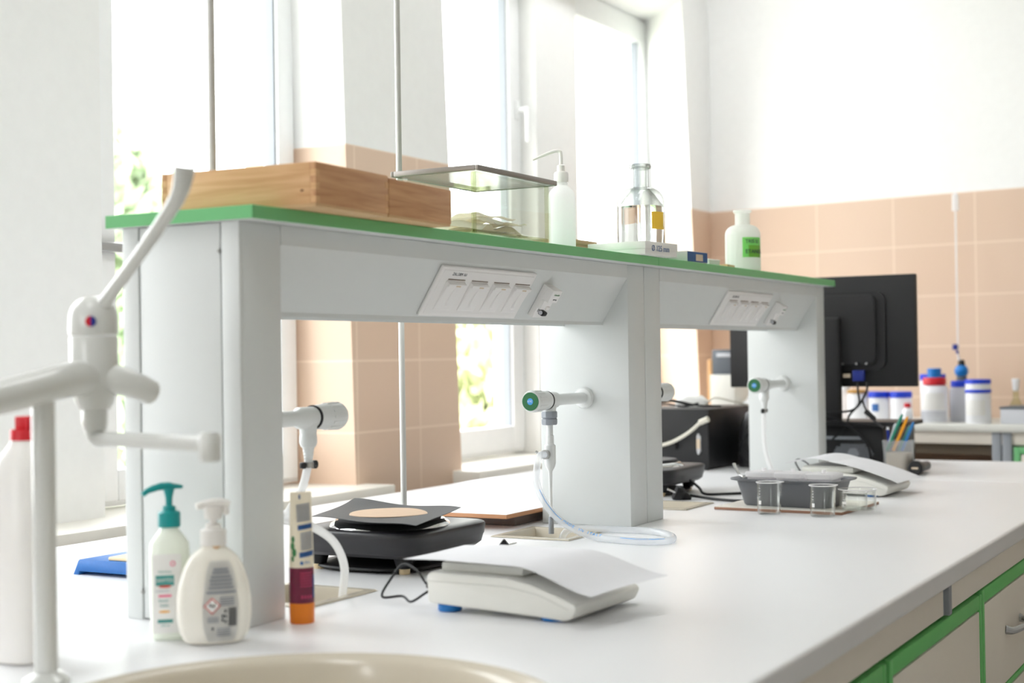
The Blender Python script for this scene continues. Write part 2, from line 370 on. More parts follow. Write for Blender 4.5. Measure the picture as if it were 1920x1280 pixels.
# ------------------------------------------------------------------ the room
FL = -0.9; CE = 2.35; NEAR = -5.5; RIGHT = 4.6
mb = MB(); mb.span(-1.6, RIGHT + 0.1, NEAR - 0.1, 5.2, FL - 0.1, FL); struct('floor', mb, 'floor', 'grey brown linoleum floor of the laboratory', 'floor')
mb = MB(); mb.span(-1.6, RIGHT + 0.1, NEAR - 0.1, 5.2, CE, CE + 0.1); struct('ceiling', mb, 'ceiling', 'white painted ceiling of the laboratory', 'ceiling')
BWX, BWY, BWR = -1.08, 4.499, -0.1385
mb = MB(); mb.span(-0.55, 6.2, 0, 0.15, FL, 0.97, mi=1); mb.span(-0.55, 6.2, 0.004, 0.15, 0.97, CE)
struct('wall_back', mb, ['paint', 'tile_x'], 'end wall with beige tiles below and white paint above', 'wall', (BWX, BWY, 0), BWR)
mb = MB(); mb.span(RIGHT, RIGHT + 0.12, NEAR, 5.2, FL, CE); struct('wall_right', mb, 'paint', 'plain painted wall opposite the windows', 'wall')
mb = MB(); mb.span(-1.6, RIGHT + 0.1, NEAR - 0.12, NEAR, FL, 0.0); mb.span(-1.6, RIGHT + 0.1, NEAR - 0.12, NEAR, 1.84, CE)
for a, b in ((-1.6, ADDED_FRONT[0][0]), (ADDED_FRONT[0][1], RIGHT + 0.1)): mb.span(a, b, NEAR - 0.12, NEAR, 0.0, 1.84)
struct('wall_front', mb, 'paint', 'plain painted wall behind the camera', 'wall')
# window wall: solid band under the sills, lintel band, piers
mb = MB()
mb.span(-1.55, -1.19, NEAR, 4.6, FL, -0.046, mi=1)
mb.span(-1.55, -1.18, NEAR, 2.5, 1.84, CE)
mb.hexa([(-1.55, 2.5, 1.84), (-1.18, 2.5, 1.84), (-1.08, 4.62, 1.84), (-1.55, 4.62, 1.84)], [(-1.55, 2.5, CE), (-1.18, 2.5, CE), (-1.08, 4.62, CE), (-1.55, 4.62, CE)])
def pier(mb, xf, xb, y0, y1, s0, s1, b0=0.0, b1=0.0, tiles=True):
    """front face x=xf between y0,y1 (their lean per metre s0,s1), back x=xb with the sides splayed by b0,b1"""
    lev = [(-0.046, 0.97, 1 if tiles else 0), (0.97, 1.84, 0)]
    for z0, z1, m in lev:
        q = lambda z: [(xf, y0 + s0*z, z), (xf, y1 + s1*z, z), (xb, y1 + b1, z), (xb, y0 + b0, z)]
        mb.hexa(q(z0), q(z1), mi=m)
pier(mb, -1.18, -1.55, 1.937, 2.525, -0.031, -0.052, -0.02, -0.08)
pier(mb, -1.08, -1.55, 4.343, 4.62, -0.078, 0, 0.3, 0.0)
pier(mb, -1.25, -1.55, NEAR, -0.55, 0, 0.0, 0, 0.0, tiles=False)
pier(mb, -1.25, -1.55, 0.66, 1.02, 0, 0.0, 0, 0.06, tiles=False)
struct('wall_left', mb, ['paint', 'tile_y'], 'window wall with tiled piers between tall windows', 'wall')
mb = MB(); mb.span(-1.5, -1.30, 3.30, 3.645, -0.005, 1.84, 0.004); struct('trim_1', mb, 'paint', 'plain white post between the two farther windows', 'post')
for k, (a, b) in enumerate(((-0.55, 1.99), (2.47, 4.34))):
    mb = MB(); mb.span(-1.45, -1.08, a, b, -0.046, -0.006, 0.004)
    struct('trim_%d' % (k + 2), mb, 'sill', ('pale stone sill under the window nearest the wooden boxes', 'long pale stone sill under the two farther windows', 'pale stone sill beside the sink end')[k], 'window sill')

def window(n, y0, y1, label, x=-1.36, z0=0.0, z1=1.84, sw=0.085, handle=None, bar=False, left=None):
    left = sw if left is None else left
    mb = MB(); d = 0.06
    fw = 0.045
    for a, b, c, e in ((y0, y0 + fw, z0, z1), (y1 - fw, y1, z0, z1), (y0 + fw, y1 - fw, z0, z0 + fw), (y0 + fw, y1 - fw, z1 - fw, z1)):
        mb.span(x - d - 0.02, x - 0.012, a, b, c, e, 0.003)
    o = mb.build('window_%d' % n, 'pvc'); tag(o, label, 'window', None, 'structure')
    mb = MB()
    for a, b, c, e in ((y0 + 0.012, y0 + left, z0 + 0.012, z1 - 0.012), (y1 - sw, y1 - 0.012, z0 + 0.012, z1 - 0.012), (y0 + left, y1 - sw, z0 + 0.012, z0 + sw + 0.005), (y0 + left, y1 - sw, z1 - sw, z1 - 0.012)):
        mb.span(x - d, x, a, b, c, e, 0.006)
    mb.build('sash', 'pvc', o)
    mb = MB()
    for a, b, c, e in ((y0 + left, y0 + left + 0.006, z0 + sw, z1 - sw), (y1 - sw - 0.006, y1 - sw, z0 + sw, z1 - sw)):
        mb.span(x - 0.045, x - 0.012, a, b, c, e)
    mb.build('gasket', 'grey', o)
    mb = MB(); mb.span(x - 0.034, x - 0.028, y0 + left, y1 - sw, z0 + sw, z1 - sw); mb.build('pane', 'pane', o)
    if handle:
        y, z = handle; mb = MB(); mb.box((x + 0.004, y, z), (0.008, 0.028, 0.07), 0.003)
        mb.tube([(x + 0.006, y, z), (x + 0.035, y, z), (x + 0.045, y, z - 0.012), (x + 0.045, y, z - 0.12)], [0.009, 0.009, 0.010, 0.008], 10)
        mb.build('handle', 'pvc', o)
    if bar:
        mb = MB(); mb.span(x, x + 0.02, y0 + 0.02, y0 + 0.2, 0.625, 0.65, 0.004); mb.build('latch_bar', 'alu', o)
    return o
window(1, 1.05, 1.918, 'tall white framed window behind the wooden boxes', bar=True, left=0.13)
window(2, 2.44, 3.30, 'white framed window with handle behind the glass tank', handle=(3.257, 1.27), sw=0.095)
window(3, 3.64, 4.51, 'white framed window nearest the tiled end wall', sw=0.11)
window(7, -0.55, 0.66, 'added out-of-view white framed window beside the sink end for extra daylight', sw=0.07)  # unseen window put in so daylight reaches the middle upright
for k, (a, b) in enumerate(ADDED_FRONT):  # frame and pane of the added rear window
    mb = MB(); y = NEAR - 0.09
    for p, q, c, d in ((a, a + 0.07, 0, 1.84), (b - 0.07, b, 0, 1.84), ((a + b)/2 - 0.04, (a + b)/2 + 0.04, 0.07, 1.77), (a + 0.07, b - 0.07, 0, 0.07), (a + 0.07, b - 0.07, 1.77, 1.84)): mb.span(p, q, y - 0.03, y + 0.03, c, d, 0.003)
    o = mb.build('window_%d' % (k + 4), 'pvc'); tag(o, 'added white two pane window behind the camera for extra daylight', 'window', None, 'structure')
    mb = MB(); mb.span(a + 0.06, b - 0.06, y - 0.003, y + 0.003, 0.06, 1.78); mb.build('pane', 'pane', o)
mb = MB(); mb.span(-1.25, -1.17, 1.10, 1.16, -0.006, 0.012, 0.002, mi=1); mb.span(-1.25, -1.175, 1.105, 1.16, 0.012, 0.03, 0.004)
tag(mb.build('sill_wedge', ['greydevice', 'tan']), 'dark metal wedge on a tan block on the window sill', 'wedge')

def added_lamp_mat():  # glow for the ceiling panels added as extra light
    m = bpy.data.materials.new('added_lamp_diffuser'); m.use_nodes = True; b = m.node_tree.nodes['Principled BSDF']
    b.inputs['Base Color'].default_value = (0.9, 0.9, 0.9, 1); b.inputs['Emission Color'].default_value = (0.97, 0.985, 1.0, 1); b.inputs['Emission Strength'].default_value = ADDED_LAMP
    return m
ADDED_LAMP = 7.0; M['lamp'] = added_lamp_mat()
for x, y in ((0.1, -3.6), (0.1, -1.2), (0.1, 1.2), (-0.55, 3.3)):  # panels added above the view to raise the brightness of the bench tops
    if True:
        o = thing('added_ceiling_lamp', 'added out-of-view white panel lamp brightening the laboratory', 'added ceiling lamp', (x, y, CE - 0.07), 0, 'added ceiling panel lamps')
        mb = MB(); mb.span(-0.15, 0.15, -0.6, 0.6, 0.012, 0.07, 0.003); mb.build('added_lamp_housing', 'plastic', o)
        mb = MB(); mb.span(-0.14, 0.14, -0.59, 0.59, 0, 0.0118, 0.002); mb.build('diffuser', 'lamp', o)

# ------------------------------------------------------------------ the outside
mb = MB(); mb.span(-60, -2.2, -40, 70, -5.1, -5.0); tag(mb.build('lawn', 'lawn'), 'grass lawn below the windows outside', 'lawn', None, 'structure')
def tree(loc, h, rad, crowns, n, m, label, seed):
    rnd = random.Random(seed); o = thing('tree', label, 'tree', (loc[0], loc[1], -5.0), 0, 'trees outside the windows')
    mb = MB(); mb.tube([(0, 0, 0), (0.1, 0.05, h*0.35), (0, 0.1, h*0.7)], [0.22, 0.16, 0.08], 8); mb.build('trunk', 'bark', o)
    t = bmesh.new()
    for k in range(n):
        cx, cy, cz, cr = rnd.choice(crowns)
        d = Vector((rnd.gauss(0, 1), rnd.gauss(0, 1), rnd.gauss(0, 1))).normalized()*cr*rnd.uniform(0.55, 1.0)**0.6
        c = Vector((cx, cy, cz)) + d; s_ = rnd.uniform(0.08, 0.17)
        e = Euler((rnd.uniform(0, 6), rnd.uniform(0, 6), rnd.uniform(0, 6))).to_matrix()
        t.faces.new([t.verts.new(c + e @ Vector(p)*s_) for p in ((-1, 0, 0), (0, -0.5, 0.1), (1, 0, 0), (0, 0.5, 0.1))])
    mb = MB(); mb.add(t); mb.build('foliage', m, o, flat=True)
tree((-8.9, 8.7), 6.5, 2, [(0.2, -0.6, 5.2, 1.4), (0.2, 0.5, 5.9, 1.3), (0.4, 0.9, 4.5, 1.4), (0.2, -0.3, 6.9, 0.7)], 5000, 'foliage', 'light green leafy tree seen through the window behind the wooden boxes', 3)
tree((-5.6, 9.6), 5.6, 2, [(0, 0, 5.1, 0.9), (0.4, -0.7, 4.7, 0.9), (-0.5, 0.7, 4.3, 1.1), (0, 0, 3.4, 1.4)], 5000, 'foliage2', 'yellow green bush seen under the shelf through the window with a handle', 5)

# ------------------------------------------------------------------ the bench
def cutter_obj(mb): return mb.build('cut', 'bench')
mb = MB(); mb.span(-0.9036, 0.7095, -0.75, 2.546, -0.035, 0, 0.006, 4)
top = mb.build('worktop', 'bench')
SINK = (0.344, -0.345); SR = 0.262
CUPS = [(-0.103, 0.25), (-0.103, 1.07), (-0.103, 1.66)]
mb = MB(); mb.cyl((SINK[0], SINK[1], -0.1), (SINK[0], SINK[1], 0.1), SR, seg=72); cuts = [cutter_obj(mb)]
for cx, cy in CUPS:
    mb = MB(); mb.box((cx, cy, 0), (0.15, 0.15, 0.2)); cuts.append(cutter_obj(mb))
for c in cuts:
    md = top.modifiers.new('b', 'BOOLEAN'); md.operation = 'DIFFERENCE'; md.object = c; md.solver = 'EXACT'
bpy.context.view_layer.update(); dg = bpy.context.evaluated_depsgraph_get()
nm_ = bpy.data.meshes.new_from_object(top.evaluated_get(dg)); top.modifiers.clear(); top.data = nm_
for c in cuts: bpy.data.objects.remove(c)
nm_.polygons.foreach_set('use_smooth', [False]*len(nm_.polygons))
tag(top, 'long white laminate worktop under both shelf units', 'worktop')
mb = MB(); mb.span(-0.9036, 0.7095, 2.550, 3.29, -0.035, 0, 0.006, 4)
tag(mb.build('worktop', 'bench', flat=True), 'short white laminate worktop section under the monitor and pen cup', 'worktop')
fr = thing('bench_frame', 'grey steel underframe and beige apron carrying the white worktops', 'bench frame', (0, 0, FL))
H = -FL
mb = MB()
for y0, y1 in ((-0.74, 0.965), (1.0, 2.30), (2.335, 3.27)): mb.span(0.672, 0.690, y0, y1, H - 0.088, H - 0.0355, 0.0015)
mb.build('apron', 'cabpanel', fr)
mb = MB(); mb.span(-0.89, -0.872, -0.74, 3.27, H - 0.088, H - 0.0355); mb.build('apron', 'cabpanel', fr)
for y in (0.965, 2.30):
    mb = MB(); mb.span(0.655, 0.688, y + 0.002, y + 0.034, H - 0.0905, H - 0.0355, 0.002); mb.span(0.65, 0.697, y + 0.013, y + 0.033, H - 0.090, H - 0.0365, 0.002)
    o = mb.build('leg_bracket', ['grey'], fr)
for x in (-0.86, 0.0):
    for y in (-0.70, 2.54, 3.22):
        mb = MB(); mb.span(x, x + 0.04, y, y + 0.04, 0, H - 0.0355, 0.003); mb.build('leg', 'grey', fr)

def cabinet(y0, y1, ztop, rows, label, handles=True):
    """base cabinet with a green frame, front plane x=0.69"""
    o = thing('base_cabinet', label, 'cabinet', (0.44, (y0 + y1)/2, FL), 0, 'base cabinets under the bench')
    W = (y1 - y0)/2; zt = ztop - FL; X = 0.25
    mb = MB(); mb.span(-0.22, X - 0.02, -W, W, 0.06, zt - 0.001, 0.002); mb.span(-0.2, X - 0.05, -W + 0.02, W - 0.02, 0, 0.06); mb.build('carcass', 'cabpanel', o)
    mb = MB(); fw = 0.026
    mb.span(X - 0.02, X, -W, -W + 0.018, 0.06, zt, 0.0015); mb.span(X - 0.02, X, W - 0.018, W, 0.06, zt, 0.0015)
    mb.span(X - 0.0195, X - 0.0005, -W + 0.018, W - 0.018, zt - fw, zt, 0.0015)
    zz = zt - fw
    for h in rows[:-1]:
        zz -= h; mb.span(X - 0.0195, X - 0.0005, -W + 0.018, W - 0.018, zz - 0.010, zz, 0.001); zz -= 0.010
    mb.span(X - 0.0195, X - 0.0005, -W + 0.018, W - 0.018, 0.06, 0.075, 0.001)
    mb.build('face_frame', 'cabgreen', o)
    zz = zt - fw
    for i, h in enumerate(rows):
        lo = zz - h if i < len(rows) - 1 else 0.075
        nm = 'drawer' if h < 0.3 else 'door'
        mb = MB(); mb.span(X - 0.018, X - 0.001, -W + 0.0205, W - 0.0205, lo + 0.0025, zz - 0.0035, 0.0015); d = mb.build(nm, 'cabpanel', o)
        if handles:
            mb = MB(); zc = (zz - 0.085) if h < 0.3 else zz - 0.24
            yc = 0 if h < 0.3 else -W + 0.09
            mb.tube([(X - 0.002, yc - 0.075, zc), (X + 0.012, yc - 0.068, zc - 0.002), (X + 0.028, yc - 0.03, zc + 0.003), (X + 0.032, yc, zc + 0.006), (X + 0.028, yc + 0.03, zc + 0.003), (X + 0.012, yc + 0.068, zc - 0.002), (X - 0.002, yc + 0.075, zc)], [0.009, 0.007, 0.006, 0.006, 0.006, 0.007, 0.009], 10)
            mb.build('handle', 'alu', d)
        zz = lo - 0.010
    return o
cabinet(0.02, 0.600, -0.098, [0.7], 'green framed base cabinet nearest the sink', handles=True)
cabinet(0.618, 1.274, -0.098, [0.7], 'green framed base cabinet with plain door below the grey leg bracket')
cabinet(1.280, 1.88, -0.092, [0.19, 0.22, 0.3], 'green framed drawer cabinet with a bow handle on its top drawer')
cabinet(1.892, 2.52, -0.092, [0.7], 'green framed base cabinet just past the drawer cabinet')

# ------------------------------------------------------------------ round sink, cup sinks
o = thing('round_sink', 'round cream ceramic sink set in the worktop below the white mixer tap', 'sink', (SINK[0], SINK[1], -0.17))
mb = MB(); mb.lathe([(0.0, 0.006), (0.10, 0.008), (0.19, 0.022), (0.232, 0.06), (0.248, 0.12), (0.254, 0.165), (0.262, 0.174), (0.272, 0.177), (0.276, 0.174), (0.275, 0.1705), (0.2605, 0.1695), (0.259, 0.12), (0.243, 0.05), (0.2, 0.012), (0.1, 0.0), (0, 0)], 72)
mb.build('bowl', 'sinkceramic', o)
mb = MB(); mb.cyl((0, 0, 0.004), (0, 0, 0.012), 0.035, seg=28, bev=0.002); mb.build('drain', 'steel', o)
cupnames = ['small square cup sink behind the squeeze tube', 'small square cup sink under the tap with the coiled hose', 'small square cup sink behind the middle shelf upright']
for (cx, cy), lb in zip(CUPS, cupnames):
    mb = MB(); a, b = 0.087, 0.073
    t = bmesh.new()
    rings = [[(-a, -a, 0.0005), (a, -a, 0.0005), (a, a, 0.0005), (-a, a, 0.0005)], [(-a + 0.003, -a + 0.003, 0.003), (a - 0.003, -a + 0.003, 0.003), (a - 0.003, a - 0.003, 0.003), (-a + 0.003, a - 0.003, 0.003)]]
    rings += [[(-b*k, -b*k, z), (b*k, -b*k, z), (b*k, b*k, z), (-b*k, b*k, z)] for k, z in ((0.98, 0.003), (0.95, 0.0), (0.8, -0.07), (0.7, -0.09))]
    rings += [[(-b*k, -b*k, z), (b*k, -b*k, z), (b*k, b*k, z), (-b*k, b*k, z)] for k, z in ((0.75, -0.095), (0.9, -0.07), (1.0, -0.002), (1.01, 0.0004))]
    V = [[t.verts.new(p) for p in r] for r in rings]
    for p, q in zip(V, V[1:]):
        for i in range(4): t.faces.new((p[i], p[(i+1) % 4], q[(i+1) % 4], q[i]))
    for i in range(4): t.faces.new((V[-1][i], V[-1][(i+1) % 4], V[0][(i+1) % 4], V[0][i]))
    t.faces.new(V[5])
    bmesh.ops.recalc_face_normals(t, faces=t.faces)
    mb.add(t); tag(mb.build('cup_sink', 'sinkceramic', None, (cx, cy, 0.0)), lb, 'sink', 'cup sinks in the worktop')

# ------------------------------------------------------------------ service shelf units
WT = 0.2063; HT = 0.54; TH = 0.0179; SH = HT + TH
def shelf_unit(y0, y1, ys, ye, d0, d1, label, first):
    """uprights at y0 and y1 (depths d0,d1), green shelf from ys to ye"""
    o = thing('service_shelf', label, 'lab shelf', (0, y0, 0.0), 0, 'service shelf units on the bench')
    g = lambda y: y - y0
    mb = MB()
    if first:
        mb.span(-WT, 0, 0.007, d0, 0, HT, 0.002)
        mb.span(-WT, -0.1775, 0, 0.0075, 0, HT, 0.0012); mb.span(-0.030, 0, 0, 0.0075, 0, HT, 0.0012)
        mb.span(-0.1775, -0.030, 0.0055, 0.0075, 0, HT, mi=1)
    else: mb.span(-WT, 0, 0.0004, d0, 0, HT, 0.002)
    up = mb.build('upright', ['panel', 'groove'], o)
    if first:
        mb = MB(); mb.span(-0.1755, -0.0335, 0.0015, 0.0072, 0.002, HT - 0.001, 0.001); mb.build('end_panel', 'panel', up)
        for x, z in ((-0.1765, 0.508), (-0.034, 0.501), (-0.1765, 0.038), (-0.034, 0.03)):
            mb = MB(); mb.cyl((x, 0.004, z), (x, -0.0012, z), 0.0032, 0.0022, seg=14); mb.build('screw', 'steel', up)
    mb = MB(); mb.span(-WT, 0, g(y1), g(y1) + d1, 0, HT, 0.002); mb.build('upright', ['panel'], o)
    prof = [(0, HT - 0.0005), (0, 0.5125), (-0.057, 0.423), (-0.057, 0.4165), (-0.0595, 0.4165), (-0.0595, 0.421), (-0.1468, 0.421), (-0.1468, 0.4165), (-0.1493, 0.4165), (-0.1493, 0.423), (-WT, 0.5125), (-WT, HT - 0.0005)]
    a, b = g(y0) + d0 + 0.0003, g(y1) - 0.0003
    mb = MB(); mb.prism([(p, q) for p, q in prof], b - a, T(0, b, 0) @ Matrix(((1, 0, 0, 0), (0, 0, -1, 0), (0, 1, 0, 0), (0, 0, 0, 1)))); mb.build('service_duct', 'panel', o, flat=True)
    mb = MB(); mb.span(-WT - 0.0185, 0.0345, g(ys), g(ye), HT, SH, 0.0008, 1)
    for f in mb.bm.faces:
        if f.normal.z < -0.8: f.material_index = 1
    mb.build('shelf_board', ['green', 'panel'], o)
    return o
YS = 1.3195; L_END = 2.585
shelf_unit(0, 1.235, -0.0137, YS - 0.0004, 0.0894, YS - 0.0006 - 1.235, 'grey lab shelf with green top nearer the sink, carrying the wooden boxes', True)
shelf_unit(YS + 0.0006, 2.517, YS + 0.0004, L_END, 1.404 - YS - 0.0006, 0.072, 'grey lab shelf with green top nearer the monitor, carrying the green labelled bottle', False)

# slanted-face frame: x along the bench, y up the slope, z out of the panel
def slant(y, v, n=0.0):      # matrix at bench coordinate y, v metres up from the lower edge, n out of the face
    up = Vector((0.057, 0, 0.0895)).normalized(); ou = Vector((up.z, 0, -up.x)); p = Vector((-0.057, y, 0.423)) + up*v + ou*n
    return Matrix(((0, up.x, ou.x, p.x), (1, up.y, ou.y, p.y), (0, up.z, ou.z, p.z), (0, 0, 0, 1)))
def place(o, mx):
    o.matrix_world = T(0, 0, BZ) @ mx
def socket_panel(yc, label, w=0.325):
    o = thing('socket_panel', label, 'socket panel', (0, 0, 0), 0, 'socket panels on the shelf units'); place(o, slant(yc, 0.052, 0.0002))
    mb = MB(); mb.box((0, 0, 0.003), (w, 0.095, 0.006), 0.0022, 3); mb.box((0, 0.0, 0.0062), (w - 0.016, 0.083, 0.0016), 0.0007, 1); mb.build('cover_plate', 'socket', o)
    mb = MB(); mb.text('ZAL.DBM 161', 0.0078, T(-w/2 + 0.060, 0.0345, 0.0071), depth=0.0002); mb.build('lettering', 'inkdark', o)
    for k in range(4):
        x = -w/2 + 0.058 + 0.0765*k
        mb = MB(); mb.box((x, 0.0245, 0.0072), (0.054, 0.0018, 0.0006), mi=1)
        mb.hexa([(x - 0.029, -0.035, 0.0068), (x + 0.029, -0.035, 0.0068), (x + 0.029, 0.022, 0.0068), (x - 0.029, 0.022, 0.0068)], [(x - 0.027, -0.033, 0.0082), (x + 0.027, -0.033, 0.0082), (x + 0.027, 0.020, 0.0135), (x - 0.027, 0.020, 0.0135)], bev=0.0012)
        mb.box((x, 0.0165, 0.0135), (0.056, 0.006, 0.003), 0.0008)
        mb.box((x + 0.002, 0.0160, 0.0151), (0.014, 0.0022, 0.0006), mi=2)
        fl = mb.build('socket_flap', ['socket', 'shadowgap', 'kraft'], o)
        mb = MB(); mb.loft([(0.0085, 0.010, 0.022, 2.2), (0.0128, 0.008, 0.018, 2.2), (0.0136, 0.005, 0.012, 2.2)], 24, T(x + 0.004, -0.006, 0)); mb.build('finger_grip', 'socket', fl)
    return o
socket_panel(0.677, 'white four flap socket panel on the shelf unit with the wooden boxes')
socket_panel(1.985, 'white four flap socket panel on the shelf unit nearer the monitor')
def breaker(yc, label):
    o = thing('circuit_breaker', label, 'circuit breaker', (0, 0, 0), 0, 'circuit breakers beside the socket panels'); place(o, slant(yc, 0.045, 0.0002))
    mb = MB(); mb.box((0, 0, 0.006), (0.036, 0.066, 0.012), 0.0012); mb.box((0, 0.020, 0.016), (0.0355, 0.026, 0.020), 0.0012); mb.box((0, -0.002, 0.0125), (0.0355, 0.020, 0.012), 0.001); mb.build('housing', 'socket', o)
    mb = MB(); mb.text('Schneider', 0.0055, T(0.003, 0.024, 0.0261), depth=0.0002); mb.build('lettering', 'inkgreen', o)
    mb = MB(); mb.text('DPN Vigi', 0.0038, T(0.003, 0.014, 0.0261), depth=0.0002); mb.lathe([(0.0016, 0), (0.0026, 0), (0.0026, 0.0003), (0.0016, 0.0003)], 16, T(-0.010, -0.017, 0.012), closed=True); mb.build('rating_print', 'inkdark', o)
    mb = MB(); mb.box((0.006, -0.008, 0.0195), (0.012, 0.007, 0.004), 0.001); mb.build('test_button', 'socket', o)
    mb = MB(); mb.box((0.003, -0.020, 0.017), (0.018, 0.009, 0.012), 0.003, 3); mb.cyl((-0.006, -0.019, 0.017), (-0.0075, -0.019, 0.017), 0.004, seg=14, mi=1); mb.build('toggle', ['black', 'jargrey'], o)
breaker(0.911, 'small white circuit breaker beside the nearer socket panel')
breaker(2.228, 'small white circuit breaker beside the socket panel nearer the monitor')

# ------------------------------------------------------------------ water taps
RY = Matrix(((1, 0, 0, 0), (0, 0, 1, 0), (0, -1, 0, 0), (0, 0, 0, 1)))     # local z -> +y
def tap(y, direction, L, label, kind, disc=True):
    o = thing('lab_tap', label, 'tap', (-0.103, y, 0.266), 0 if direction > 0 else PI, 'lab taps on the shelf uprights')
    mb = MB(); mb.lathe([(0, 0.0003), (0.0225, 0.0003), (0.0225, 0.004), (0.0195, 0.009), (0.013, 0.0105), (0, 0.0105)], 32, RY); mb.build('flange', 'tapwhite', o)
    mb = MB(); mb.lathe([(0.0118, 0.008), (0.0118, L - 0.11), (0.0125, L - 0.108), (0.0165, L - 0.1), (0.0165, L - 0.06), (0.0, L - 0.06)], 28, RY)
    ny = L - 0.079
    mb.cyl((0, ny, -0.008), (0, ny, -0.026), 0.0145, 0.0125); mb.build('valve_body', 'tapwhite', o)
    mb = MB(); mb.lathe([(0, L - 0.066), (0.0175, L - 0.066), (0.0185, L - 0.063), (0.0205, L - 0.03), (0.0215, L - 0.004), (0.0195, L), (0.0, L)], 40, RY)
    for k in range(14):
        a = 2*PI*k/14; mb.hexa([(math.cos(a + s_*0.10)*r_, yy, math.sin(a + s_*0.10)*r_) for s_, r_, yy in ((-1, 0.0185, L - 0.036), (1, 0.0185, L - 0.036), (1, 0.0195, L - 0.006), (-1, 0.0195, L - 0.006))], [(math.cos(a + s_*0.08)*r_, yy, math.sin(a + s_*0.08)*r_) for s_, r_, yy in ((-1, 0.0213, L - 0.036), (1, 0.0213, L - 0.036), (1, 0.0222, L - 0.006), (-1, 0.0222, L - 0.006))])
    h = mb.build('handwheel', 'tapwhite', o)
    mb = MB(); mb.lathe([(0.0162, L - 0.068), (0.0188, L - 0.068), (0.0188, L - 0.0645), (0.0162, L - 0.0645)], 32, RY, closed=True); mb.build('o_ring', 'black', o)
    if disc:
        mb = MB(); mb.lathe([(0, L), (0.0178, L), (0.0178, L + 0.0012), (0.0, L + 0.0012)], 32, RY); d = mb.build('colour_disc', 'tapgreen', h)
        mb = MB(); mb.lathe([(0, L + 0.001), (0.0065, L + 0.001), (0.0065, L + 0.002), (0, L + 0.002)], 24, RY, mi=0)
        mb.text('KTC', 0.0055, T(0, L + 0.0022, 0) @ Matrix(((-1, 0, 0, 0), (0, 0, 1, 0), (0, 1, 0, 0), (0, 0, 0, 1))), mi=1, depth=0.0002); mb.build('centre_badge', ['tapblue', 'label'], h)
    if kind == 'jet':
        mb = MB(); mb.lathe([(0, -0.022), (0.0155, -0.022), (0.0165, -0.025), (0.0165, -0.034), (0.0145, -0.036), (0.0165, -0.038), (0.0165, -0.046), (0.015, -0.049), (0, -0.049)], 8, T(0, ny, 0)); mb.build('union_nut', 'grey', o)
        mb = MB(); mb.lathe([(0, -0.049), (0.0065, -0.049), (0.0065, -0.069), (0.008, -0.07), (0.008, -0.087), (0.0115, -0.09), (0.0115, -0.125), (0.0095, -0.132), (0.004, -0.142), (0.0032, -0.18), (0.0034, -0.236), (0, -0.236)], 20, T(0, ny, 0))
        mb.cyl((0, ny, -0.107), (0.0, ny + 0.022, -0.107), 0.006); mb.build('jet_pump', 'tapwhite', o)
        mb = MB(); mb.lathe([(0, -0.236), (0.0048, -0.232), (0.0056, -0.266), (0, -0.266)], 16, T(0, ny, 0)); mb.build('outlet_sleeve', 'grey', o)
        mb = MB(); mb.lathe([(0.006, 0), (0.0095, 0), (0.0095, 0.007), (0.006, 0.007)], 20, T(0, ny + 0.016, -0.107) @ RY, closed=True); mb.cyl((0.012, ny + 0.019, -0.107), (0.022, ny + 0.019, -0.102), 0.003, seg=8); mb.build('hose_clip', 'steel', o)
    else:
        mb = MB(); prof = [(0, -0.02), (0.0125, -0.022), (0.0135, -0.03), (0.0138, -0.038), (0.0115, -0.044)]
        for k in range(5): prof += [(0.0095 - 0.0007*k, -0.045 - 0.005*k), (0.0080 - 0.0007*k, -0.0495 - 0.005*k)]
        mb.lathe(prof + [(0.005, -0.074), (0, -0.074)], 22, T(0, ny, 0)); mb.build('hose_barb', 'tapwhite', o)
        mb = MB(); mb.lathe([(0.0052, -0.068), (0.0078, -0.068), (0.0078, -0.076), (0.0052, -0.076)], 20, T(0, ny, 0), closed=True, mi=0); mb.box((0.0, ny - 0.014, -0.072), (0.008, 0.009, 0.010), 0.002, mi=1)
        mb.lathe([(0.0035, -0.003), (0.0065, -0.003), (0.0065, 0.003), (0.0035, 0.003)], 16, T(0, ny + 0.0145, -0.072) @ rot(0, PI/2, 0), closed=True, mi=1); mb.build('hose_clip', ['steel', 'black'], o)
    return o
tap(0.0894, 1, 0.272, 'white lab tap reaching from behind the first shelf upright, handwheel seen from behind', 'barb')
tap(1.235, -1, 0.237, 'white lab tap with green disc and the hanging clear hose', 'jet')
tap(1.404, 1, 0.272, 'white lab tap mostly hidden behind the middle shelf upright', 'barb')
tap(2.517, -1, 0.237, 'white lab tap with green disc nearest the monitor', 'barb')
# hoses
mb = MB(); mb.tube([(-0.103, 0.282, 0.197), (-0.106, 0.270, 0.16), (-0.112, 0.245, 0.128), (-0.100, 0.215, 0.118), (-0.066, 0.225, 0.112), (-0.046, 0.262, 0.085), (-0.040, 0.283, 0.045), (-0.045, 0.285, 0.0), (-0.052, 0.283, -0.045)], 0.0062, 12)
tag(mb.build('hose', 'milkyhose'), 'milky plastic hose bending into the cup sink behind the tube', 'hose')
mb = MB(); HP = [(-0.103, 1.052, 0.159), (-0.103, 1.032, 0.158), (-0.098, 1.012, 0.140), (-0.090, 0.995, 0.11), (-0.072, 0.985, 0.078), (-0.035, 0.985, 0.038), (0.020, 0.995, 0.012), (0.09, 0.985, 0.007), (0.150, 0.985, 0.007), (0.178, 1.02, 0.007), (0.150, 1.085, 0.007), (0.085, 1.135, 0.007), (0.01, 1.135, 0.007), (-0.045, 1.105, 0.010), (-0.075, 1.085, 0.004), (-0.085, 1.075, -0.03)]
mb.tube(HP, 0.0068, 14)
hz = mb.build('hose', 'hose'); tag(hz, 'clear hose with blue print looping from tap onto the worktop', 'hose')
mb = MB()
